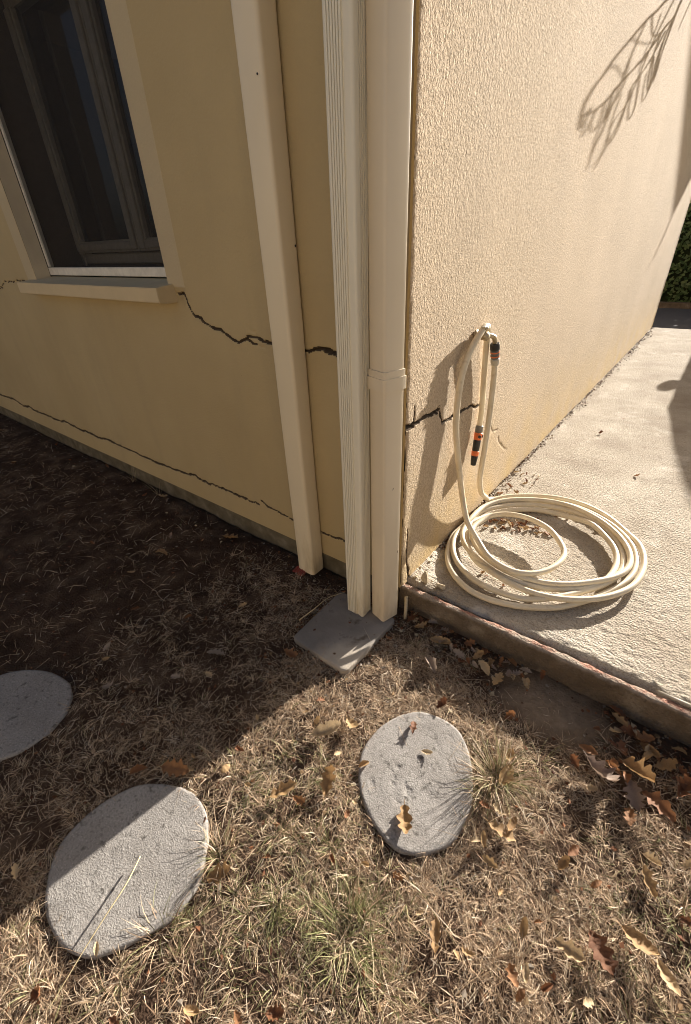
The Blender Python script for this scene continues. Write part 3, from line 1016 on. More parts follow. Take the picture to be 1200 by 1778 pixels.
hose = thing('garden_hose', 'cream garden hose coiled on the patio with loop hung over tap', 'hose', (0.4, .6, KERB_Z))
HO = Vector((0.4, .6, KERB_Z))
HR = .0132
z0 = KERB_Z + HR + .002
path = [(.0772, .582, .985), (.0785, .590, .950), (.080, .594, .89), (.084, .588, .81), (.09, .574, .70), (.09, .568, .558), (.075, .600, .42), (.055, .70, .285), (.036, .845, .178)]
A = [(.034, .915), (.129, 1.028), (.292, 1.126), (.453, 1.148), (.602, 1.091), (.722, .976), (.797, .851), (.833, .717), (.831, .581), (.802, .478), (.735, .374), (.65, .300), (.556, .254), (.466, .240), (.377, .252), (.298, .276), (.208, .323), (.131, .407), (.07, .527)]
path += [(x, y, z0 + (.028 if .3 < k / len(A) < .8 else .004 + .016 * (k / len(A)))) for k, (x, y) in enumerate(A)]
B = [(.046, .68), (.085, .81), (.18, .94), (.32, 1.06), (.47, 1.09), (.62, 1.03), (.72, .93), (.785, .81), (.808, .67), (.79, .55), (.73, .42), (.664, .318), (.592, .238), (.489, .171), (.389, .135), (.296, .130), (.21, .160), (.123, .232), (.061, .335), (.022, .472), (.025, .60)]
path += [(x, y, z0 + (.0 if k > 11 else .012 + .006 * math.sin(k))) for k, (x, y) in enumerate(B)]
Cc = [(.06, .745), (.14, .865), (.24, .950), (.38, 1.005), (.5, 1.0), (.62, .93), (.70, .84), (.75, .72), (.762, .6), (.725, .48), (.66, .375), (.58, .275), (.49, .208), (.40, .184), (.296, .186), (.209, .220), (.126, .285), (.067, .377), (.038, .478), (.045, .593)]
path += [(x, y, z0 + (.022 if k < 12 else .013)) for k, (x, y) in enumerate(Cc)]
Ee = [(.106, .775), (.185, .878), (.297, .955), (.433, .973), (.557, .935), (.649, .848), (.709, .756), (.735, .645), (.725, .518), (.675, .413), (.60, .341), (.498, .290), (.388, .272), (.269, .302), (.156, .366), (.085, .445), (.052, .54)]
path += [(x, y, z0 + (.003 if k < 4 else .026)) for k, (x, y) in enumerate(Ee)]
Dd = [(.050, .63), (.058, .762), (.115, .880), (.215, .965), (.334, 1.020), (.453, 1.025), (.579, .975), (.676, .895), (.744, .80), (.778, .705), (.780, .612), (.750, .529), (.688, .447), (.599, .362), (.504, .312), (.40, .298), (.294, .320), (.200, .376), (.128, .459), (.095, .540)]
path += [(x, y, z0 + .040) for k, (x, y) in enumerate(Dd)]
S = [(.110, .63, .168), (.138, .69, .176), (.205, .731, .186), (.301, .74, .192), (.407, .705, .192), (.489, .623, .190), (.532, .544, .188), (.532, .458, .186), (.50, .371, .184), (.446, .313, .184), (.369, .290, .186), (.268, .322, .19), (.185, .372, .225), (.135, .372, .285), (.100, .393, .335)]
path += S
path += [(.065, .412, .425), (.045, .372, .62), (.036, .344, .763), (.032, .349, .882), (.032, .370, .981), (.036, .42, 1.06), (.042, .475, 1.108), (.040, .53, 1.128), (.034, .575, 1.108), (.026, .602, 1.03), (.022, .628, .885), (.022, .648, .745), (.024, .640, .655)]
def nearer(p):
    w = min(1.0, max(0.0, (p[2] - .25) / .2))
    dx = p[0] * .15 * w if p[0] > .03 else 0
    return (p[0] - dx, p[1] + 2.6 * dx, p[2] - .9 * dx)


path = [nearer(p) for p in path]
pp = [Vector(p) - HO for p in spline(path, 5)]
V, F = tube(pp, HR, 10)
ho = np_mesh('hose_pipe', [tuple(v) for v in V], F[:-2], M_HOSE, hose)
# tap connector (turns with the hose end)
cb = Vector(nearer((.0755, .563, 1.062))) - HO
ax = Vector((.003, .03, -.107)).normalized()


def seg(name, prof, base, axis, mat, parent):
    V, F = lathe(prof, base, axis, 18)
    o = py_mesh(name, V, F, mat, parent, True)
    o.data.set_sharp_from_angle(angle=math.radians(40))
    return o


con = seg('tap_connector', [(0, .014), (.001, .0185), (.004, .020), (.026, .020), (.029, .0175)], cb, ax, M_BLACK, hose)
seg('connector_sleeve', [(.028, .0172), (.030, .0182), (.058, .0182), (.060, .0172), (.066, .0165)], cb, ax, M_GREYPL, hose)
for d in (.035, .053):
    seg('connector_ring', [(d, .0184), (d, .0192), (d + .004, .0192), (d + .004, .0184)], cb, ax, M_ORANGE, hose)
seg('connector_nut', [(.068, .0165), (.070, .0185), (.080, .0185), (.094, .016), (.098, .0138)], cb, ax, M_PALEPL, hose)

nb = Vector((.024, .642, .668)) - HO
na = Vector((.006, -.038, -.205)).normalized()
seg('nozzle_nut', [(0, .0138), (.004, .0175), (.028, .0182), (.034, .016)], nb, na, M_GREYPL, hose)
seg('nozzle_collar', [(.034, .0162), (.036, .019), (.066, .0185), (.069, .017)], nb, na, M_ORANGE, hose)
seg('nozzle_grip', [(.069, .0165), (.072, .0178), (.120, .0168), (.124, .0155)], nb, na, M_BLACK, hose)
seg('nozzle_ring', [(.124, .0160), (.126, .0182), (.146, .0176), (.148, .016)], nb, na, M_ORANGE, hose)
seg('nozzle_tip', [(.148, .0155), (.150, .0166), (.170, .0155), (.196, .0125), (.198, .009)], nb, na, M_BLACK, hose)
for s in (-1, 1):
    t_ = na.cross(Vector((1, 0, 0))).normalized()
    p = nb + na * .051 + Vector((1, 0, 0)) * .0125 + t_ * (s * .0125)
    seg('nozzle_dimple', [(0, .0075), (.0062, .0075), (.0066, .006)], p, Vector((.75, 0, 0)) + t_ * s * .7, M_BLACK, hose)


# ------------------------------------------------------------------ lawn
def inside(px, py, poly):
    r = np.zeros(px.shape, bool); n = len(poly); j = n - 1
    for i in range(n):
        xi, yi = poly[i]; xj, yj = poly[j]
        c = ((yi > py) != (yj > py)) & (px < (xj - xi) * (py - yi) / (yj - yi + 1e-12) + xi)
        r ^= c; j = i
    return r


BLOCK = [inset_poly(STONE1, .945), inset_poly(STONE2, .945), inset_poly(STONE3, .945), inset_poly(TILE, .975)]


def blades(px, py, az, el, L, w, bend, col, seed=0, seg=3):
    """returns V, F(tri), C for arched ribbon blades"""
    n = len(px)
    rg = np.random.default_rng(seed)
    z0 = gz(px, py) + rg.uniform(-.004, .004, n)
    t = np.linspace(0, 1, seg + 1)
    hx = np.cos(az); hy = np.sin(az)
    sx = -hy; sy = hx
    twist = rg.uniform(-.9, .9, n)
    side = rg.normal(0, .35, n)
    rows = []
    cx = px.copy(); cy = py.copy(); cz = z0.copy()
    prev = 0
    for k, tk in enumerate(t):
        if k:
            e = el - bend * (tk - .5 / seg)
            a2 = side * tk
            dx = (hx * np.cos(a2) - hy * np.sin(a2)); dy = (hy * np.cos(a2) + hx * np.sin(a2))
            d = L / seg
            cx = cx + dx * np.cos(e) * d; cy = cy + dy * np.cos(e) * d
            cz = cz + np.sin(e) * d
            cz = np.maximum(cz, gz(cx, cy) * .5 + .001)
        wk = w * (1 - .85 * tk ** 1.6) * .5
        ox = sx * np.cos(twist) * wk; oy = sy * np.cos(twist) * wk; oz = np.sin(twist) * wk
        rows.append(np.stack([cx - ox, cy - oy, cz - oz], -1)); rows.append(np.stack([cx + ox, cy + oy, cz + oz], -1))
    V = np.stack(rows, 1).reshape(-1, 3)
    b = (np.arange(n) * (2 * (seg + 1)))[:, None]
    F = []
    for k in range(seg):
        F.append(b + np.array([2 * k, 2 * k + 1, 2 * k + 3, 2 * k + 2]))
    F = np.stack(F, 1).reshape(-1, 4)
    C = np.repeat(col, 2 * (seg + 1), 0)
    return V, F, C


STRAW = np.array([(.57, .43, .285), (.46, .33, .21), (.68, .54, .38), (.30, .20, .125), (.15, .092, .058), (.50, .36, .24), (.74, .63, .48)])
GREEN = np.array([(.19, .19, .08), (.25, .245, .11), (.33, .31, .16), (.15, .155, .06)])


def straw_cols(n, rg, green):
    c = STRAW[rg.choice(len(STRAW), n, p=[.23, .15, .17, .13, .11, .13, .08])] * rg.uniform(.75, 1.15, (n, 1))
    gc = GREEN[rg.integers(0, len(GREEN), n)] * rg.uniform(.8, 1.2, (n, 1))
    m_ = (rg.random(n) < green)[:, None]
    return np.where(m_, gc, c)


def dens_map(x, y):
    """0..1 cover of grass"""
    d = (.78 + .45 * fbm(x * 3.1, y * 3.1, 90, 3)) * (.28 + .72 * sstep(-.42, .05, fbm(x * 11, y * 11, 92, 2)))
    d = d * sstep(.02, .22, -y + .05 * vn(x * 6, y * 6, 91))                # bare strip along wall and kerb
    soil = np.exp(-(((x - .70) / .20) ** 2 + ((y + .13) / .15) ** 2))       # bare soil patch by the kerb
    d = d * (1 - .97 * np.minimum(1, soil * 1.6))
    d = d * (1 - .55 * np.exp(-(((x + .08) / .16) ** 2 + ((y + .80) / .10) ** 2)))
    shade = sstep(.02, -.25, x - .05 - (y + .1) * .215)
    d = d * (1 - .52 * shade)  # blades thinned inside the house's cast shadow to darken the lawn there
    return np.clip(d, 0, 1)


def green_map(x, y):
    g = .02 + .18 * sstep(.15, .6, fbm(x * 2.3, y * 2.3, 95, 3))
    for cx, cy, r_, a in ((.50, -1.06, .13, .55), (.36, -1.16, .12, .35), (.28, -.98, .13, .3), (.05, -.95, .14, .25), (.66, -.50, .07, .45), (1.1, -.6, .15, .3), (.2, -1.25, .15, .3)):
        g = g + a * np.exp(-((x - cx) ** 2 + (y - cy) ** 2) / r_ ** 2)
    return np.clip(g, 0, .8)


Vs, Fs, Cs = [], [], []
off = 0


def add_blades(px, py, az, el, L, w, bend, green, seed, seg=3):
    global off
    rg = np.random.default_rng(seed + 1000)
    ok = py < -.012
    for poly in BLOCK: ok &= ~inside(px, py, poly)
    a = [q[ok] for q in (px, py, az, el, L, w, bend, green)]
    col = straw_cols(len(a[0]), rg, a[7])
    V, F, C = blades(*a[:7], col, seed, seg)
    Vs.append(V); Fs.append(F + off); Cs.append(C); off += len(V)


def region(n, x0, x1, y0, y1, rg):
    return rg.uniform(x0, x1, n), rg.uniform(y0, y1, n)


def near_ok(x, y, margin=.30):
    """lower-right side of the frame cuts the lawn along a slanted line"""
    return (y - (-1.636 + (x + .02) * .77)) > -margin


rg = np.random.default_rng(11)
# matted lying straw
x, y = region(310000, -.95, 1.55, -1.95, 0, rg)
k = near_ok(x, y) & (rg.random(len(x)) < dens_map(x, y) * (.22 + .78 * sstep(-1.0, -.2, x)))
x, y = x[k], y[k]; n = len(x)
flow = 2.2 * fbm(x * 4, y * 4, 97, 2) * math.pi
add_blades(x, y, flow + rg.normal(0, 1.1, n), rg.uniform(-.02, .5, n), rg.uniform(.012, .046, n), rg.uniform(.0008, .0023, n), rg.uniform(.0, .7, n), green_map(x, y) * .35, 1, 2)
# tufts
ntuft = 3000
tx, ty = region(ntuft, -.95, 1.55, -1.95, -.02, rg)
k = near_ok(tx, ty, .35) & (rg.random(ntuft) < dens_map(tx, ty) ** 1.3 * (.3 + .7 * sstep(-1.0, -.2, tx)))
tx, ty = tx[k], ty[k]
per = rg.integers(10, 34, len(tx))
idx = np.repeat(np.arange(len(tx)), per); n = len(idx)
rad = rg.uniform(.004, .022, len(tx))[idx]
a0 = rg.uniform(0, 2 * math.pi, n)
lean = rg.uniform(0, 2 * math.pi, len(tx))[idx]; lean_s = rg.uniform(0, .9, len(tx))[idx]
x = tx[idx] + np.cos(a0) * rad * np.sqrt(rg.random(n)); y = ty[idx] + np.sin(a0) * rad * np.sqrt(rg.random(n))
az = np.arctan2(np.sin(a0) + lean_s * np.sin(lean), np.cos(a0) + lean_s * np.cos(lean)) + rg.normal(0, .25, n)
g = green_map(tx, ty); gt = np.clip(g * rg.uniform(.2, 2.0, len(tx)), 0, .9)[idx]
add_blades(x, y, az, rg.uniform(.15, 1.15, n), rg.uniform(.022, .068, n) * .85 * (1 + .5 * gt), rg.uniform(.0010, .0027, n), rg.uniform(.3, 1.7, n), gt, 2, 3)
# long loose stems
x, y = region(2600, -.95, 1.5, -1.9, -.05, rg)
k = near_ok(x, y) & (rg.random(len(x)) < dens_map(x, y))
x, y = x[k], y[k]; n = len(x)
add_blades(x, y, rg.uniform(0, 6.28, n), rg.uniform(.05, .9, n), rg.uniform(.07, .15, n), rg.uniform(.0011, .0020, n), rg.uniform(.3, 1.3, n), green_map(x, y) * .5, 3, 4)
# shaded lawn towards the far end of the wall: thinner
x, y = region(52000, -5.6, -.8, -3.2, 0, rg)
k = (rg.random(len(x)) < dens_map(x, y) * (.35 + .6 * sstep(-.35, .3, fbm(x * 2, y * 2, 93, 2))))
x, y = x[k], y[k]; n = len(x)
add_blades(x, y, rg.uniform(0, 6.28, n), rg.uniform(.0, .8, n), rg.uniform(.03, .085, n), rg.uniform(.0013, .003, n), rg.uniform(.1, 1.1, n), green_map(x, y) * .6, 4, 2)
# thin cover over the rest of the near lawn
x, y = region(30000, -3.0, 3.2, -4.5, 0, rg)
k = (~near_ok(x, y, .28) | (x > 1.55)) & (rg.random(len(x)) < dens_map(x, y))
x, y = x[k], y[k]; n = len(x)
add_blades(x, y, rg.uniform(0, 6.28, n), rg.uniform(.0, .9, n), rg.uniform(.03, .09, n), rg.uniform(.0016, .0035, n), rg.uniform(.1, 1.1, n), green_map(x, y), 5, 2)
grass = np_mesh('dry_grass', np.concatenate(Vs), np.concatenate(Fs), M_GRASS, None, True, np.concatenate(Cs))
tag(grass, 'matted dry straw-coloured lawn grass with greenish tufts', 'grass', kind='stuff')


def tuft(name, cx, cy, nb_, spread, L, green, label, seed, cat='grass tuft', elmin=.5):
    rg = np.random.default_rng(seed)
    a0 = rg.uniform(0, 6.28, nb_)
    px = cx + np.cos(a0) * spread * np.sqrt(rg.random(nb_)); py = cy + np.sin(a0) * spread * np.sqrt(rg.random(nb_))
    col = straw_cols(nb_, rg, np.full(nb_, green))
    V, F, C = blades(px, py, a0 + rg.normal(0, .4, nb_), rg.uniform(elmin, 1.45, nb_), rg.uniform(.5, 1.0, nb_) * L, rg.uniform(.0013, .0026, nb_), rg.uniform(.2, 1.6, nb_), col, seed, 4)
    o = np_mesh(name, V, F, M_GRASS, None, True, C)
    return tag(o, label, cat, 'standing grass tufts')


tuft('grass_tuft', .650, -.480, 210, .045, .155, .35, 'bushy tuft of half green grass at the right edge of the sunny stepping stone', 21)
tuft('grass_tuft', .645, -.56, 60, .03, .09, .3, 'small tuft of dry grass below the bushy tuft beside the sunny stone', 22)
tuft('grass_tuft', .74, -.355, 26, .02, .12, .6, 'sparse green weed sprig standing at the edge of the bare soil', 23)
tuft('grass_tuft', .120, -1.13, 60, .035, .11, .3, 'tuft of dry grass at the right rim of the half shaded stone', 24)
tuft('grass_tuft', .135, -1.33, 50, .04, .10, .4, 'low green tuft at the lower right rim of the half shaded stone', 25)
tuft('grass_tuft', .50, -1.05, 130, .06, .12, .75, 'long green grass clump below the sunny stepping stone', 26)
tuft('grass_tuft', -2.28, -.03, 14, .03, .22, .5, 'few tall thin weeds growing against the shaded wall', 27, 'weed', 1.1)
tuft('grass_tuft', -1.95, -.03, 12, .03, .16, .4, 'short thin weeds at the wall foot right of the tall ones', 28, 'weed', 1.1)

# litter: crumbs of leaf, bark and soil
n = 4200
rg = np.random.default_rng(33)
x, y = region(n, -5, 1.5, -1.8, -.005, rg)
kk = rg.integers(0, 16, n)
x = np.where(kk < 3, rg.uniform(.02, 1.5, n), x); y = np.where(kk < 3, -np.abs(rg.normal(0, .12, n)) - .01, y)
x = np.where(kk == 3, rg.uniform(-3.5, -.02, n), x); y = np.where(kk == 3, -np.abs(rg.normal(0, .10, n)) - .02, y)
x = np.where(kk == 4, rg.uniform(-.3, .1, n), x); y = np.where(kk == 4, rg.uniform(-.6, -.08, n), y)
ok = (((x - .70) / .2) ** 2 + ((y + .12) / .13) ** 2 > 1) | (rg.random(n) < .08)
for poly in BLOCK[:3]: ok &= ~inside(x, y, poly)
ontile = inside(x, y, TILE)
ok &= ~(ontile & (rg.random(n) < .9))
x, y, ontile = x[ok], y[ok], ontile[ok]; n = len(x)
s = rg.uniform(.002, .009, n); a = rg.uniform(0, 6.28, n); tl = rg.uniform(-.7, .7, n)
zb = np.where(ontile, .024, gz(x, y) + .006)
V = []
for du, dv in ((-1, -.5), (.3, -.7), (1, .2), (-.2, .8)):
    ex = s * (du * np.cos(a) - dv * np.sin(a)); ey = s * (du * np.sin(a) + dv * np.cos(a))
    V.append(np.stack([x + ex, y + ey, zb + .002 + np.abs(s * du * np.sin(tl))], -1))
V = np.stack(V, 1).reshape(-1, 3)
LC = np.array([(.30, .13, .06), (.22, .09, .045), (.42, .28, .15), (.16, .09, .05), (.38, .32, .25)])
C = np.repeat(LC[rg.integers(0, 5, n)] * rg.uniform(.3, .95, (n, 1)), 4, 0)
lit = np_mesh('leaf_litter', V, np.arange(4 * n).reshape(-1, 4), M_GRASS, None, False, C)
tag(lit, 'crumbled leaf litter scattered over the lawn and along the kerb', 'leaf litter', kind='stuff')

n = 900
rg = np.random.default_rng(35)
y = .35 + 6.6 * rg.random(n) ** 1.5
x = .004 + np.abs(rg.normal(0, .014, n)) * (1 + .5 * vn(y * 3, y * 0, 7)) * (1 + y * .25)
s_ = rg.uniform(.002, .007, n) * (1 + y * .22); a = rg.uniform(0, 6.28, n)
V = []
for du, dv in ((-1, -.5), (.3, -.7), (1, .2), (-.2, .8)):
    V.append(np.stack([x + s_ * (du * np.cos(a) - dv * np.sin(a)), y + s_ * (du * np.sin(a) + dv * np.cos(a)), KERB_Z + .006 + rg.uniform(0, .012, n)], -1))
V = np.stack(V, 1).reshape(-1, 3)
V[:, 0] = np.maximum(V[:, 0], .002)
C = np.repeat(LC[rg.integers(0, 5, n)] * rg.uniform(.15, .6, (n, 1)), 4, 0)
o = np_mesh('patio_grit', V, np.arange(4 * n).reshape(-1, 4), M_GRASS, None, False, C)
tag(o, 'dark grit and leaf crumbs gathered along the foot of the sunlit wall', 'grit', kind='stuff')

# ------------------------------------------------------------------ fallen leaves
def leaf_mesh(seed, kind):
    """lobed oak leaf or plain oval leaf of unit length along +X, curled"""
    rg = random.Random(seed)
    n = 17
    rows = []
    curl = rg.uniform(-1.2, 2.4); cup = rg.uniform(.2, 1.4); W = rg.uniform(.22, .33) if kind == 'oak' else rg.uniform(.18, .26)
    tw = rg.uniform(-.5, .5); nl = rg.choice((3.2, 3.8, 4.3)); ph = rg.uniform(0, 1)
    px = pz = 0; ang = -curl * .3
    for i in range(n):
        t = i / (n - 1)
        if i:
            ang += curl / n
            px += math.cos(ang) / (n - 1); pz += math.sin(ang) / (n - 1)
        w = W * math.sin(math.pi * min(1, t * .93 + .05)) ** .75
        if kind == 'oak':
            w *= .80 + .26 * math.cos(2 * math.pi * (t * nl + ph)) + rg.uniform(-.07, .07)
        else:
            w *= 1 + rg.uniform(-.12, .12)
        if i == 0: w = .012
        if i == n - 1: w = .02
        wl = w * rg.uniform(.85, 1.15); wr = w * rg.uniform(.85, 1.15)
        a = tw * t
        row = []
        for yy_, lift in ((-wl, cup * wl), (-wl * .5, cup * wl * .32), (0, -.01), (wr * .5, cup * wr * .32), (wr, cup * wr)):
            lift += rg.uniform(-.032, .032)
            sh = .05 * abs(yy_) / W if kind == 'oak' else 0
            row.append((px + sh, yy_ * math.cos(a) - lift * math.sin(a), pz + lift * math.cos(a) + yy_ * math.sin(a)))
        rows.append(row)
    V = [v for r_ in rows for v in r_]
    # petiole
    F = []
    for i in range(n - 1):
        for j in range(4):
            F.append((i * 5 + j, i * 5 + j + 1, i * 5 + 6 + j, i * 5 + 5 + j))
    b = len(V)
    V += [(-.16, .006, .02), (-.16, -.006, .02), (0, -.01, 0), (0, .01, 0)]
    F.append((b, b + 1, b + 2, b + 3))
    zmin = min(v[2] for v in V); xm = .5
    V = [(v[0] - xm, v[1], v[2] - zmin) for v in V]
    me = bpy.data.meshes.new('leaf')
    me.from_pydata(V, [], F)
    me.polygons.foreach_set('use_smooth', [True] * len(me.polygons))
    me.update()
    return me


LEAVES = {}
for mt, mat in (('tan', M_LEAF_TAN), ('brown', M_LEAF_BROWN), ('grey', M_LEAF_GREY)):
    for kind in ('oak', 'oval'):
        L_ = []
        for k in range(7):
            me = leaf_mesh(hash((mt, kind, k)) % 99991 if False else (k * 13 + len(mt) * 101 + len(kind) * 977), kind)
            me.materials.append(mat); L_.append(me)
        LEAVES[mt, kind] = L_


def top_z(x, y):
    if y > .05 and x > 0: return KERB_Z + .003
    if 0 <= y <= .05 and x > 0: return .118
    for P, z in ((STONE1, .012), (STONE2, .011), (STONE3, .010), (TILE, .026)):
        if bool(inside(np.array([x]), np.array([y]), inset_poly(P, .97))[0]): return z
    return float(gz(x, y)) + .021


def leaf(x, y, size, mt, kind, rot, label, group, seed, lift=0.0, tilt=.3):
    rg = random.Random(seed)
    me = LEAVES[mt, kind][rg.randrange(7)]
    o = bpy.data.objects.new('fallen_leaf', me)
    o.location = (x, y, top_z(x, y) + lift)
    o.rotation_euler = (rg.uniform(-tilt, tilt), rg.uniform(-tilt, tilt), rot)
    s = size * (.92 if seed < 1000 else .80)
    o.scale = (s, s * rg.uniform(.85, 1.15), s)
    link(o)
    return tag(o, label, 'leaf', group)


G1 = 'dry leaves fallen on the ground'
NAMED = [
    (.362, -.498, .060, 'brown', 'oak', 2.0, 'small curled brown leaf on the upper part of the sunny stepping stone'),
    (.444, -.546, .045, 'tan', 'oval', .3, 'small pale curled leaf near the middle of the sunny stepping stone'),
    (.489, -.761, .095, 'tan', 'oak', -1.0, 'long lobed tan oak leaf lying on the lower part of the sunny stone'),
    (.300, -.700, .042, 'tan', 'oval', 1.2, 'small tan leaf on the left rim of the sunny stepping stone'),
    (.138, -.684, .125, 'tan', 'oval', .9, 'large pale crinkled leaf left of the sunny stepping stone'),
    (.194, -.622, .080, 'tan', 'oak', -.4, 'tan lobed leaf touching the large pale leaf left of the sunny stone'),
    (.241, -.808, .105, 'tan', 'oak', 2.0, 'pale upright curled leaf close to the lower left of the sunny stone'),
    (.152, -.914, .095, 'tan', 'oak', 1.1, 'lobed orange tan leaf midway between the two sunlit stones'),
    (.215, -.904, .060, 'brown', 'oak', .2, 'small brown leaf beside the lobed leaf between the two sunlit stones'),
    (-.177, -1.075, .105, 'brown', 'oak', .5, 'dark rust leaf at the top rim of the half shaded stone'),
    (-.264, -1.150, .058, 'brown', 'oval', 1.0, 'small rust leaf left of the dark rust leaf above the half shaded stone'),
    (.165, -1.165, .082, 'tan', 'oak', .9, 'pale folded leaf at the right rim of the half shaded stone'),
    (.010, -1.559, .048, 'brown', 'oak', .3, 'orange leaf at the very bottom left of the lawn'),
    (-.190, -.529, .085, 'brown', 'oak', .0, 'orange brown leaf in the shade below the grey paving tile'),
    (-.446, -.704, .080, 'grey', 'oak', .6, 'pale grey lobed leaf alone in the shaded lawn'),
    (.102, -.050, .085, 'brown', 'oak', 1.4, 'red brown leaf against the kerb beside the downspout foot'),
    (.158, -.075, .075, 'tan', 'oak', .6, 'orange leaf at the kerb right of the red brown one'),
    (.262, -.110, .100, 'tan', 'oval', .3, 'long yellow leaf lying under the kerb'),
    (.286, -.236, .080, 'grey', 'oval', -.6, 'narrow grey leaf in the kerb shadow above the sunny stone'),
    (.456, -.129, .075, 'tan', 'oval', -.3, 'yellow leaf under the kerb left of the bare soil'),
    (.521, -.147, .080, 'tan', 'oak', 1.5, 'upright tan leaf at the left edge of the bare soil'),
    (.403, -.358, .060, 'brown', 'oak', 1.2, 'brown leaf just above the top of the sunny stone'),
    (.901, -.298, .125, 'grey', 'oak', -.5, 'large pinkish grey oak leaf at the edge of the kerb shadow'),
    (.992, -.226, .110, 'tan', 'oak', -.4, 'large tan oak leaf in the drift right of the pinkish one'),
    (.994, -.300, .095, 'grey', 'oak', -1.1, 'grey leaf standing on edge in the leaf drift by the kerb'),
    (1.055, -.300, .105, 'brown', 'oak', -.4, 'broad red brown leaf at the lower side of the leaf drift'),
    (1.060, -.143, .080, 'tan', 'oak', .6, 'orange leaf in the upper right of the leaf drift'),
    (1.102, -.196, .090, 'brown', 'oak', 1.3, 'brown leaf at the right end of the leaf drift'),
    (.903, -.035, .075, 'brown', 'oval', -.3, 'brown leaf pressed against the kerb right of the bare soil'),
    (.946, -.084, .078, 'brown', 'oak', .4, 'brown lobed leaf under the kerb at the top of the leaf drift'),
    (.718, -.625, .090, 'tan', 'oak', .0, 'bright pointed tan leaf right of the lower half of the sunny stone'),
    (.735, -.590, .055, 'tan', 'oval', 1.5, 'small pale leaf resting on the bright pointed leaf'),
    (.669, -.467, .080, 'tan', 'oval', 1.6, 'tan leaf at the foot of the bushy grass tuft'),
    (.879, -.596, .050, 'tan', 'oval', 1.2, 'small pale leaf in the lawn below the leaf drift'),
    (.937, -.762, .075, 'tan', 'oak', .0, 'jagged tan oak leaf in the lower right lawn'),
    (.995, -.723, .085, 'brown', 'oak', -.7, 'brown folded leaf beside the jagged oak leaf in the lower right lawn'),
    (1.061, -.655, .090, 'tan', 'oval', -.2, 'long curled cream leaf at the right of the lower lawn'),
    (1.121, -.686, .082, 'tan', 'oval', -.9, 'pale shell-like leaf at the lower right corner of the lawn'),
    (.677, -.928, .075, 'tan', 'oak', 2.0, 'slender pale leaf in the lawn right of the green clump'),
    (.465, -1.254, .050, 'brown', 'oak', .6, 'orange leaf at the bottom middle edge of the lawn'),
    (1.057, -.507, .075, 'tan', 'oak', 2.2, 'narrow tan leaf in the sun just below the leaf drift'),
    (-1.239, -.447, .080, 'tan', 'oval', .5, 'tan leaf in deep shade halfway along the shaded wall'),
    (-1.058, -.124, .125, 'tan', 'oak', .2, 'curled tan leaf near the wall foot left of the wide downspout'),
    (-1.824, -.06, .090, 'tan', 'oak', .5, 'tan leaf against the plinth of the shaded wall'),
]
for i, (x, y, s, mt, kd, rt, lb) in enumerate(NAMED):
    leaf(x, y, s, mt, kd, rt, lb, G1, 500 + i, 0.0, .12 if i < 4 else .3)

rg = random.Random(77)


def scatter(n, fx, fy, size, label, group, seed, mats=('tan', 'brown', 'brown', 'grey'), test=None):
    k = 0; tries = 0
    while k < n and tries < 2000:
        tries += 1
        x, y = fx(), fy()
        if test and not test(x, y): continue
        if any(bool(inside(np.array([x]), np.array([y]), b)[0]) for b in BLOCK): continue
        sz = rg.uniform(*size); mt = rg.choice(mats); kd = rg.choice(('oak', 'oak', 'oval'))
        f = (sz - size[0]) / (size[1] - size[0])
        lb = '%s %s %s leaf %s' % ('small' if f < .33 else 'large' if f > .66 else 'middling', {'tan': 'tan', 'brown': 'rust brown', 'grey': 'greyish'}[mt], {'oak': 'lobed', 'oval': 'oval'}[kd], label)
        leaf(x, y, sz, mt, kd, rg.uniform(0, 6.28), lb, group, seed + k, rg.uniform(0, .008), .45)
        k += 1


scatter(64, lambda: rg.uniform(.82, 1.5), lambda: -abs(rg.gauss(.08, .13)) - .03, (.035, .085), 'heaped in the leaf drift by the kerb', 'leaves in the drift by the kerb', 1000)
scatter(44, lambda: rg.uniform(.06, .66), lambda: -abs(rg.gauss(.02, .07)) - .03, (.03, .07), 'lying in the kerb shadow near the downspouts', 'leaves along the left part of the kerb', 1100)
scatter(34, lambda: rg.uniform(.6, 1.5), lambda: rg.uniform(-1.1, -.35), (.025, .06), 'in the sunny grass right of the stones', 'leaves in the sunny grass on the right', 1200, ('tan', 'tan', 'tan', 'brown'), lambda x, y: bool(near_ok(x, y, .15)))
scatter(24, lambda: rg.uniform(-.3, .62), lambda: rg.uniform(-1.6, -.55), (.02, .05), 'in the sunny grass around the sunlit stones', 'leaves in the sunny grass in the middle', 1300, ('tan', 'brown', 'tan'), lambda x, y: bool(near_ok(x, y, .1)))
scatter(30, lambda: rg.uniform(-3.6, -.3), lambda: rg.uniform(-1.3, -.03), (.03, .07), 'on the shaded lawn before the wall', 'leaves on the shaded lawn', 1400, ('grey', 'brown', 'tan'))
# on the patio
for k in range(84):
    a = rg.uniform(0, 6.28)
    if k < 50:
        t_ = rg.uniform(0, 1); x, y = .07 + .36 * t_ + rg.gauss(0, .02), .66 + .24 * t_ - .1 * t_ * t_ + rg.gauss(0, .035)
    elif k < 72:
        x, y = rg.uniform(.025, .20), rg.uniform(.95, 1.42)
    else:
        x, y = .43 + .37 * math.cos(a), .62 + .37 * math.sin(a)
    mt = rg.choice(('brown', 'brown', 'tan')); kd = rg.choice(('oak', 'oval')); sz = rg.uniform(.022, .065)
    leaf(x, y, sz, mt, kd, a, '%s %s %s leaf scrap %s' % ('tiny' if sz < .04 else 'larger', 'rust' if mt == 'brown' else 'tan', 'lobed' if kd == 'oak' else 'oval', 'inside the small loop of the hose' if k < 50 else 'heaped at the wall foot behind the hose coil' if k < 72 else 'caught under the turns of the hose coil'), 'leaf scraps on the patio by the hose', 1500 + k, 0, .5)
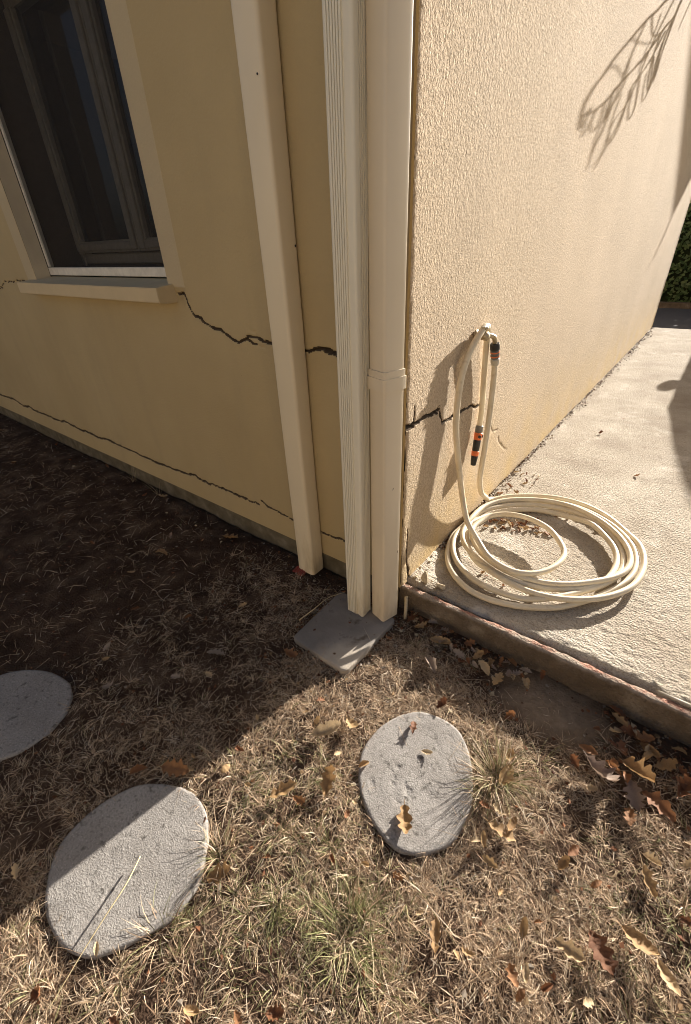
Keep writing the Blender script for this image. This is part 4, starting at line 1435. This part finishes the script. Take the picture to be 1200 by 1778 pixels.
for k, (x, y, s, lb) in enumerate(((.66, 1.72, .045, 'dark leaf lying alone on the open patio right of the coil'), (.32, 2.34, .06, 'small dark leaf scrap on the patio near the wall crack line'), (.40, 2.75, .035, 'tiny dark leaf on the patio near the far half of the wall'))):
    leaf(x, y, s, 'brown', 'oak', k, lb, G1, 1600 + k)

# straw stems lying on the ground
for P, lb in (([(-.045, -1.275, .026), (-.01, -1.33, .040), (.012, -1.40, .042), (.03, -1.47, .034), (.055, -1.56, .02)], 'long pale grass stem lying across the half shaded stepping stone'),
              ([(-.30, -.36, .02), (-.262, -.30, .06), (-.245, -.22, .075), (-.215, -.13, .06)], 'thin dry stem leaning beside the left edge of the paving tile')):
    pts = spline(P, 6)
    V, F = tube(pts, [.0022 * (1 - .6 * i / len(pts)) for i in range(len(pts))], 5)
    o = py_mesh('straw_stem', V, F, M_STRAW, None, True)
    tag(o, lb, 'stem')

# pebbles
for k in range(26):
    rr = random.Random(900 + k)
    if k < 14: x, y = rr.uniform(-3.2, -.25), -abs(rr.gauss(.05, .12)) - .03
    else: x, y = rr.uniform(.06, .6), -abs(rr.gauss(.05, .1)) - .03
    s = rr.uniform(.010, .026)
    if any(bool(inside(np.array([x]), np.array([y]), b)[0]) for b in BLOCK): continue
    o = rock('pebble', (x, y, float(gz(x, y)) + s * .25), (s, s * rr.uniform(.7, 1), s * .6), M_RUBBLE, 950 + k)
    tag(o, 'small pale stone in the shade along the %s' % ('foot of the house wall' if k < 14 else 'left part of the kerb'), 'pebble', 'pebbles by the wall' if k < 14 else 'pebbles by the kerb')


# ------------------------------------------------------------------ hedge across the road
def hedge(name, x0, x1, y0, y1, h, n, label, seed):
    t = thing(name, label, 'hedge', ((x0 + x1) / 2, (y0 + y1) / 2, 0), 'clipped hedges across the road')
    ox, oy = (x0 + x1) / 2, (y0 + y1) / 2
    rg = np.random.default_rng(seed)
    box('dark_core', (x0 - ox + .1, y0 - oy + .1, 0), (x1 - ox - .1, y1 - oy - .1, h - .1), M_HEDGEIN, t)  # solid dark core stands for the shade inside the hedge
    face = rg.choice(3, n, p=[.6, .25, .15])
    u = rg.uniform(0, 1, n); v = rg.uniform(0, 1, n)
    px = np.where(face == 2, rg.choice([x0, x1], n), x0 + u * (x1 - x0))
    py = np.where(face == 0, y0 + rg.normal(0, .06, n), y0 + rg.uniform(0, 1, n) * (y1 - y0))
    pz = np.where(face == 1, h + rg.normal(0, .05, n), .04 + v * h)
    bulge = .10 * fbm(px * 1.6, pz * 1.6, 3)
    py = np.where(face == 0, py + bulge, py)
    s = rg.uniform(.03, .06, n)
    nx_, ny_, nz_ = rg.normal(0, .6, n), np.where(face == 1, rg.normal(0, .5, n), -1.0), np.where(face == 1, 1.0, rg.normal(.3, .5, n))
    N = np.stack([nx_, ny_, nz_], -1); N /= np.linalg.norm(N, axis=1)[:, None]
    T_ = np.cross(N, rg.normal(0, 1, (n, 3))); T_ /= np.linalg.norm(T_, axis=1)[:, None]
    Bv = np.cross(N, T_)
    P = np.stack([px - ox, py - oy, pz], -1)
    Q = [P + T_ * s[:, None], P + Bv * (s * .55)[:, None], P - T_ * s[:, None], P - Bv * (s * .55)[:, None]]
    V = np.stack(Q, 1).reshape(-1, 3)
    base = np.array([(.09, .135, .05), (.06, .10, .035), (.13, .18, .07), (.17, .21, .09)])
    C = np.repeat(base[rg.integers(0, 4, n)], 4, 0)
    np_mesh('foliage', V, np.arange(4 * n).reshape(-1, 4), M_GRASS, t, False, C)


hedge('hedge', -6, .55, 10.62, 11.4, 1.86, 9000, 'tall dark green hedge beyond the far end of the sunlit wall', 5)
hedge('hedge', .6, 9, 10.62, 11.3, 1.14, 6000, 'low green hedge continuing right of the tall one', 6)


gw = box('bounce_wall', (-9, -6.75, -.1), (12, -6.5, 2.5), M_BOUNCEWALL, None, .02, 2)  # added cream wall out of view, bounces warm fill onto the shaded side
tag(gw, 'unseen cream wall added behind the viewer to bounce warm light', 'wall')
gc_ = box('coping', (-9.03, -6.80, 2.502), (12.03, -6.45, 2.56), M_KERB, None, .01, 2)
gc_.parent = gw

# ------------------------------------------------------------------ things right of the frame that cast shadows on wall and patio
def lift(P, d0, d1=None):
    out = []
    for i, (y, z) in enumerate(P):
        d = d0 if d1 is None else d0 + (d1 - d0) * i / max(1, len(P) - 1)
        out.append(Vector((d, y + d * SUN.y / SUN.x, z + d * SUN.z / SUN.x)))
    return out


vine = thing('bare_vine', 'bare leafless vine shoots hanging from the eave over the sunlit wall', 'vine', (.1, 4.9, WALL_TOP))
VO = Vector((.1, 4.9, WALL_TOP))
TW = [
    ([(3.9, 2.95), (3.3, 2.74), (2.729, 2.527), (2.546, 2.446), (2.344, 2.368), (2.107, 2.256), (1.872, 2.146), (1.723, 2.062), (1.566, 1.977), (1.487, 1.902), (1.50, 1.84)], .36, .62, .011),
    ([(3.9, 2.95), (3.5, 2.80), (3.162, 2.624), (3.052, 2.532), (2.851, 2.442), (2.682, 2.348), (2.418, 2.219), (2.118, 2.1), (1.891, 1.999), (1.697, 1.931), (1.513, 1.894)], .36, .60, .011),
    ([(3.052, 2.532), (2.926, 2.43), (2.888, 2.331), (2.90, 2.22)], .40, .44, .007),
    ([(3.0, 2.50), (2.90, 2.40), (2.84, 2.30), (2.86, 2.20), (2.80, 2.14)], .40, .45, .006),
    ([(2.344, 2.368), (2.163, 2.184), (2.05, 2.033), (1.944, 1.915), (1.818, 1.797), (1.755, 1.706)], .46, .60, .006),
    ([(2.88, 2.43), (2.643, 2.252), (2.349, 2.105), (2.321, 2.043), (2.173, 1.9), (1.905, 1.715)], .42, .56, .006),
    ([(2.36, 2.10), (2.27, 1.95), (2.16, 1.86), (2.08, 1.846), (2.06, 1.93), (2.15, 2.05)], .48, .54, .006),
    ([(2.50, 2.18), (2.56, 2.05), (2.47, 1.985), (2.40, 2.03), (2.42, 2.12)], .46, .50, .006),
    ([(2.75, 2.30), (2.82, 2.17), (2.74, 2.10), (2.68, 2.14), (2.66, 2.22)], .42, .46, .005),
    ([(2.107, 2.256), (2.25, 2.27), (2.45, 2.30), (2.68, 2.348)], .5, .44, .005),
    ([(1.80, 2.10), (1.95, 2.12), (2.12, 2.11)], .54, .50, .005),
    ([(2.45, 2.41), (2.56, 2.36), (2.70, 2.38), (2.85, 2.442)], .44, .42, .006),
    ([(1.70, 1.93), (1.66, 1.87), (1.61, 1.845)], .57, .6, .006),
    ([(1.85, 1.98), (1.80, 1.88), (1.70, 1.86), (1.64, 1.88)], .56, .6, .006),
    ([(1.95, 2.02), (1.93, 1.90), (1.86, 1.83)], .56, .58, .007),
    ([(2.95, 2.60), (2.70, 2.40), (2.5, 2.2), (2.35, 2.05), (2.1, 1.93), (2.0, 1.80), (1.88, 1.73)], .40, .55, .0055),
    ([(3.6, 2.80), (3.4, 2.62), (3.30, 2.52)], .36, .37, .005),
]
TW += [
    ([(3.1, 2.56), (2.98, 2.40), (2.92, 2.30), (2.90, 2.24)], .40, .43, .005),
    ([(3.02, 2.50), (2.95, 2.36), (2.94, 2.27), (2.91, 2.21)], .40, .43, .005),
    ([(2.80, 2.42), (2.72, 2.30), (2.74, 2.20), (2.80, 2.16), (2.84, 2.22)], .42, .45, .0055),
    ([(2.62, 2.33), (2.50, 2.24), (2.40, 2.22), (2.30, 2.17)], .44, .48, .005),
    ([(2.20, 2.14), (2.10, 2.04), (2.0, 1.99), (1.88, 1.95)], .5, .55, .0055),
    ([(2.30, 2.32), (2.20, 2.22), (2.16, 2.12)], .46, .5, .0045),
    ([(2.66, 2.46), (2.60, 2.36), (2.50, 2.28), (2.44, 2.18)], .42, .47, .0045),
    ([(1.98, 2.05), (1.90, 1.93), (1.82, 1.86), (1.78, 1.76)], .55, .58, .006),
    ([(1.62, 1.93), (1.57, 1.88), (1.56, 1.82)], .58, .6, .006),
]
for i, (P, d0, d1, r0) in enumerate(TW):
    r0 *= .72
    pts = spline([lift([q], float(np.interp(q[0], [1.5, 2.1, 2.7, 3.2, 3.9], [.275, .245, .165, .125, .10])))[0] for q in P], 5)
    if i < 2:
        pts = [Vector((.08, 4.75 + .05 * i, WALL_TOP - .02))] + pts
    pts = [p - VO for p in pts]
    V, F = tube(pts, [r0 * (1 - .35 * k / len(pts)) for k in range(len(pts))], 6)
    py_mesh('shoot', V, F, M_TWIG, vine, True)

sail = thing('shade_sail', 'grey triangular shade sail hung high past the wall end', 'shade sail', (1.2, 10.4, 0))
SO = Vector((1.2, 10.4, 0))
tip, a_, b_ = lift([(5.73, 1.50)], 1.0)[0], lift([(3.4, 2.90)], .9)[0], lift([(8.2, 2.72)], 1.5)[0]
N_ = 12
V = []; F = []
idx = {}
for side in (0, 1):
    for i in range(N_ + 1):
        for j in range(N_ + 1 - i):
            u, v = i / N_, j / N_
            p = tip * (1 - u - v) + a_ * u + b_ * v
            p = p - SO + Vector((.003 * side, 0, -.25 * u * v + .0 * side))
            idx[side, i, j] = len(V); V.append(p)
    for i in range(N_):
        for j in range(N_ - i):
            t3 = [idx[side, i, j], idx[side, i + 1, j], idx[side, i, j + 1]]
            F.append(t3 if side else t3[::-1])
            if i + j < N_ - 1:
                t3 = [idx[side, i + 1, j], idx[side, i + 1, j + 1], idx[side, i, j + 1]]
                F.append(t3 if side else t3[::-1])
py_mesh('cloth', V, F, M_CLOTH, sail, True)
V, F = tube([tip - SO, lift([(5.55, 1.36)], 1.02)[0] - SO, lift([(5.2, 1.12)], 1.3)[0] - SO], .014, 6)
py_mesh('tie_rope', V, F, M_TWIG, sail, True)
V, F = tube([b_ - SO, b_ - SO + Vector((.12, .1, 0)), Vector((b_.x - SO.x + .12, b_.y - SO.y + .1, -.02))], .03, 10)
py_mesh('post', V, F, M_STEEL, sail, True)

# parked car
car = thing('parked_car', 'dark blue rounded car parked on the patio beyond the hose', 'car', (2.08, 7.9, KERB_Z))
HALF = [(0, .22), (.72, .22), (.90, .34), (.93, .60), (.945, .85), (.93, 1.02)]
ROOF = [(.85, 1.14), (.73, 1.31), (.62, 1.44), (.52, 1.54), (.40, 1.65), (.26, 1.765), (.12, 1.82), (0, 1.84)]
ST = [(-2.06, .55, 0), (-2.0, .78, 0), (-1.85, .94, 0), (-1.55, 1.0, .10), (-1.15, 1.0, .85), (-.95, 1.0, 1.0), (.9, 1.0, 1.0), (1.7, .99, .93), (2.05, .96, .35), (2.15, .90, 0)]
V = []; F = []
prof = HALF + ROOF
full = [(-x, z) for x, z in prof] + [(x, z) for x, z in prof[::-1]][1:-1]
nn = len(full)
for y, bw, rh in ST:
    for x, z in full:
        if z > 1.02:
            zz = 1.0 + (z - 1.0) * rh + .02 * (1 - rh); xx = x
        else:
            zz = .22 + (z - .22) * (1.0 if y > -2 else .78); xx = x * bw
        V.append((xx * (bw if z > 1.02 else 1), y, zz + .11 * 0))
for i in range(len(ST) - 1):
    for k in range(nn):
        F.append((i * nn + k, i * nn + (k + 1) % nn, (i + 1) * nn + (k + 1) % nn, (i + 1) * nn + k))
F.append(tuple(range(nn))[::-1]); F.append(tuple(range((len(ST) - 1) * nn, len(ST) * nn)))
body = py_mesh('body', V, F, M_CAR, car, True)
for s in (-1, 1):
    bm = bmesh.new()
    quad(bm, (s * .915, -.80, 1.07), (s * .915, 1.55, 1.07), (s * .735, 1.45, 1.335), (s * .735, -.70, 1.335))
    bm_obj('side_window', bm, M_CARGLASS, car)
    bm = bmesh.new()
    r = bmesh.ops.create_uvsphere(bm, u_segments=12, v_segments=8, radius=1)
    for v in bm.verts: v.co = Vector((s * (1.015 + .085 * v.co.x), -.90 + .06 * v.co.y, .985 + .075 * v.co.z))
    bm_obj('wing_mirror', bm, M_CAR, car, True)
    V, F = tube([Vector((s * .90, -.88, .96)), Vector((s * .97, -.90, .975))], .025, 8)
    py_mesh('mirror_stalk', V, F, M_BLACK, car, True)
    bm = bmesh.new()
    r = bmesh.ops.create_uvsphere(bm, u_segments=12, v_segments=8, radius=1)
    for v in bm.verts: v.co = Vector((s * (.62 + .17 * v.co.x), -2.02 + .10 * v.co.y, .72 + .09 * v.co.z))
    bm_obj('headlight', bm, M_LAMP, car, True)
    for wy in (-1.35, 1.35):
        zb = .0
        V, F = lathe([(-.1, .2), (-.1, .29), (-.07, .315), (.07, .315), (.1, .29), (.1, .2)], (s * .80, wy, .315 + zb), (s, 0, 0), 28)
        ty = py_mesh('wheel', V, F, M_RUBBER, car, True)
        V, F = lathe([(.0, .2), (.085, .2), (.07, .17), (.06, .06), (.075, .05), (.076, .01)], (s * .80, wy, .315 + zb), (s, 0, 0), 20)
        py_mesh('rim', V, F, M_STEEL, ty, True)
box('bumper', (-.80, -2.20, .30), (.80, -2.08, .50), M_BLACK, car, .03, 2)
bm = bmesh.new()
quad(bm, (-.62, -1.50, 1.12), (.62, -1.50, 1.12), (.40, -1.14, 1.62), (-.40, -1.14, 1.62))
bm_obj('windscreen', bm, M_CARGLASS, car)
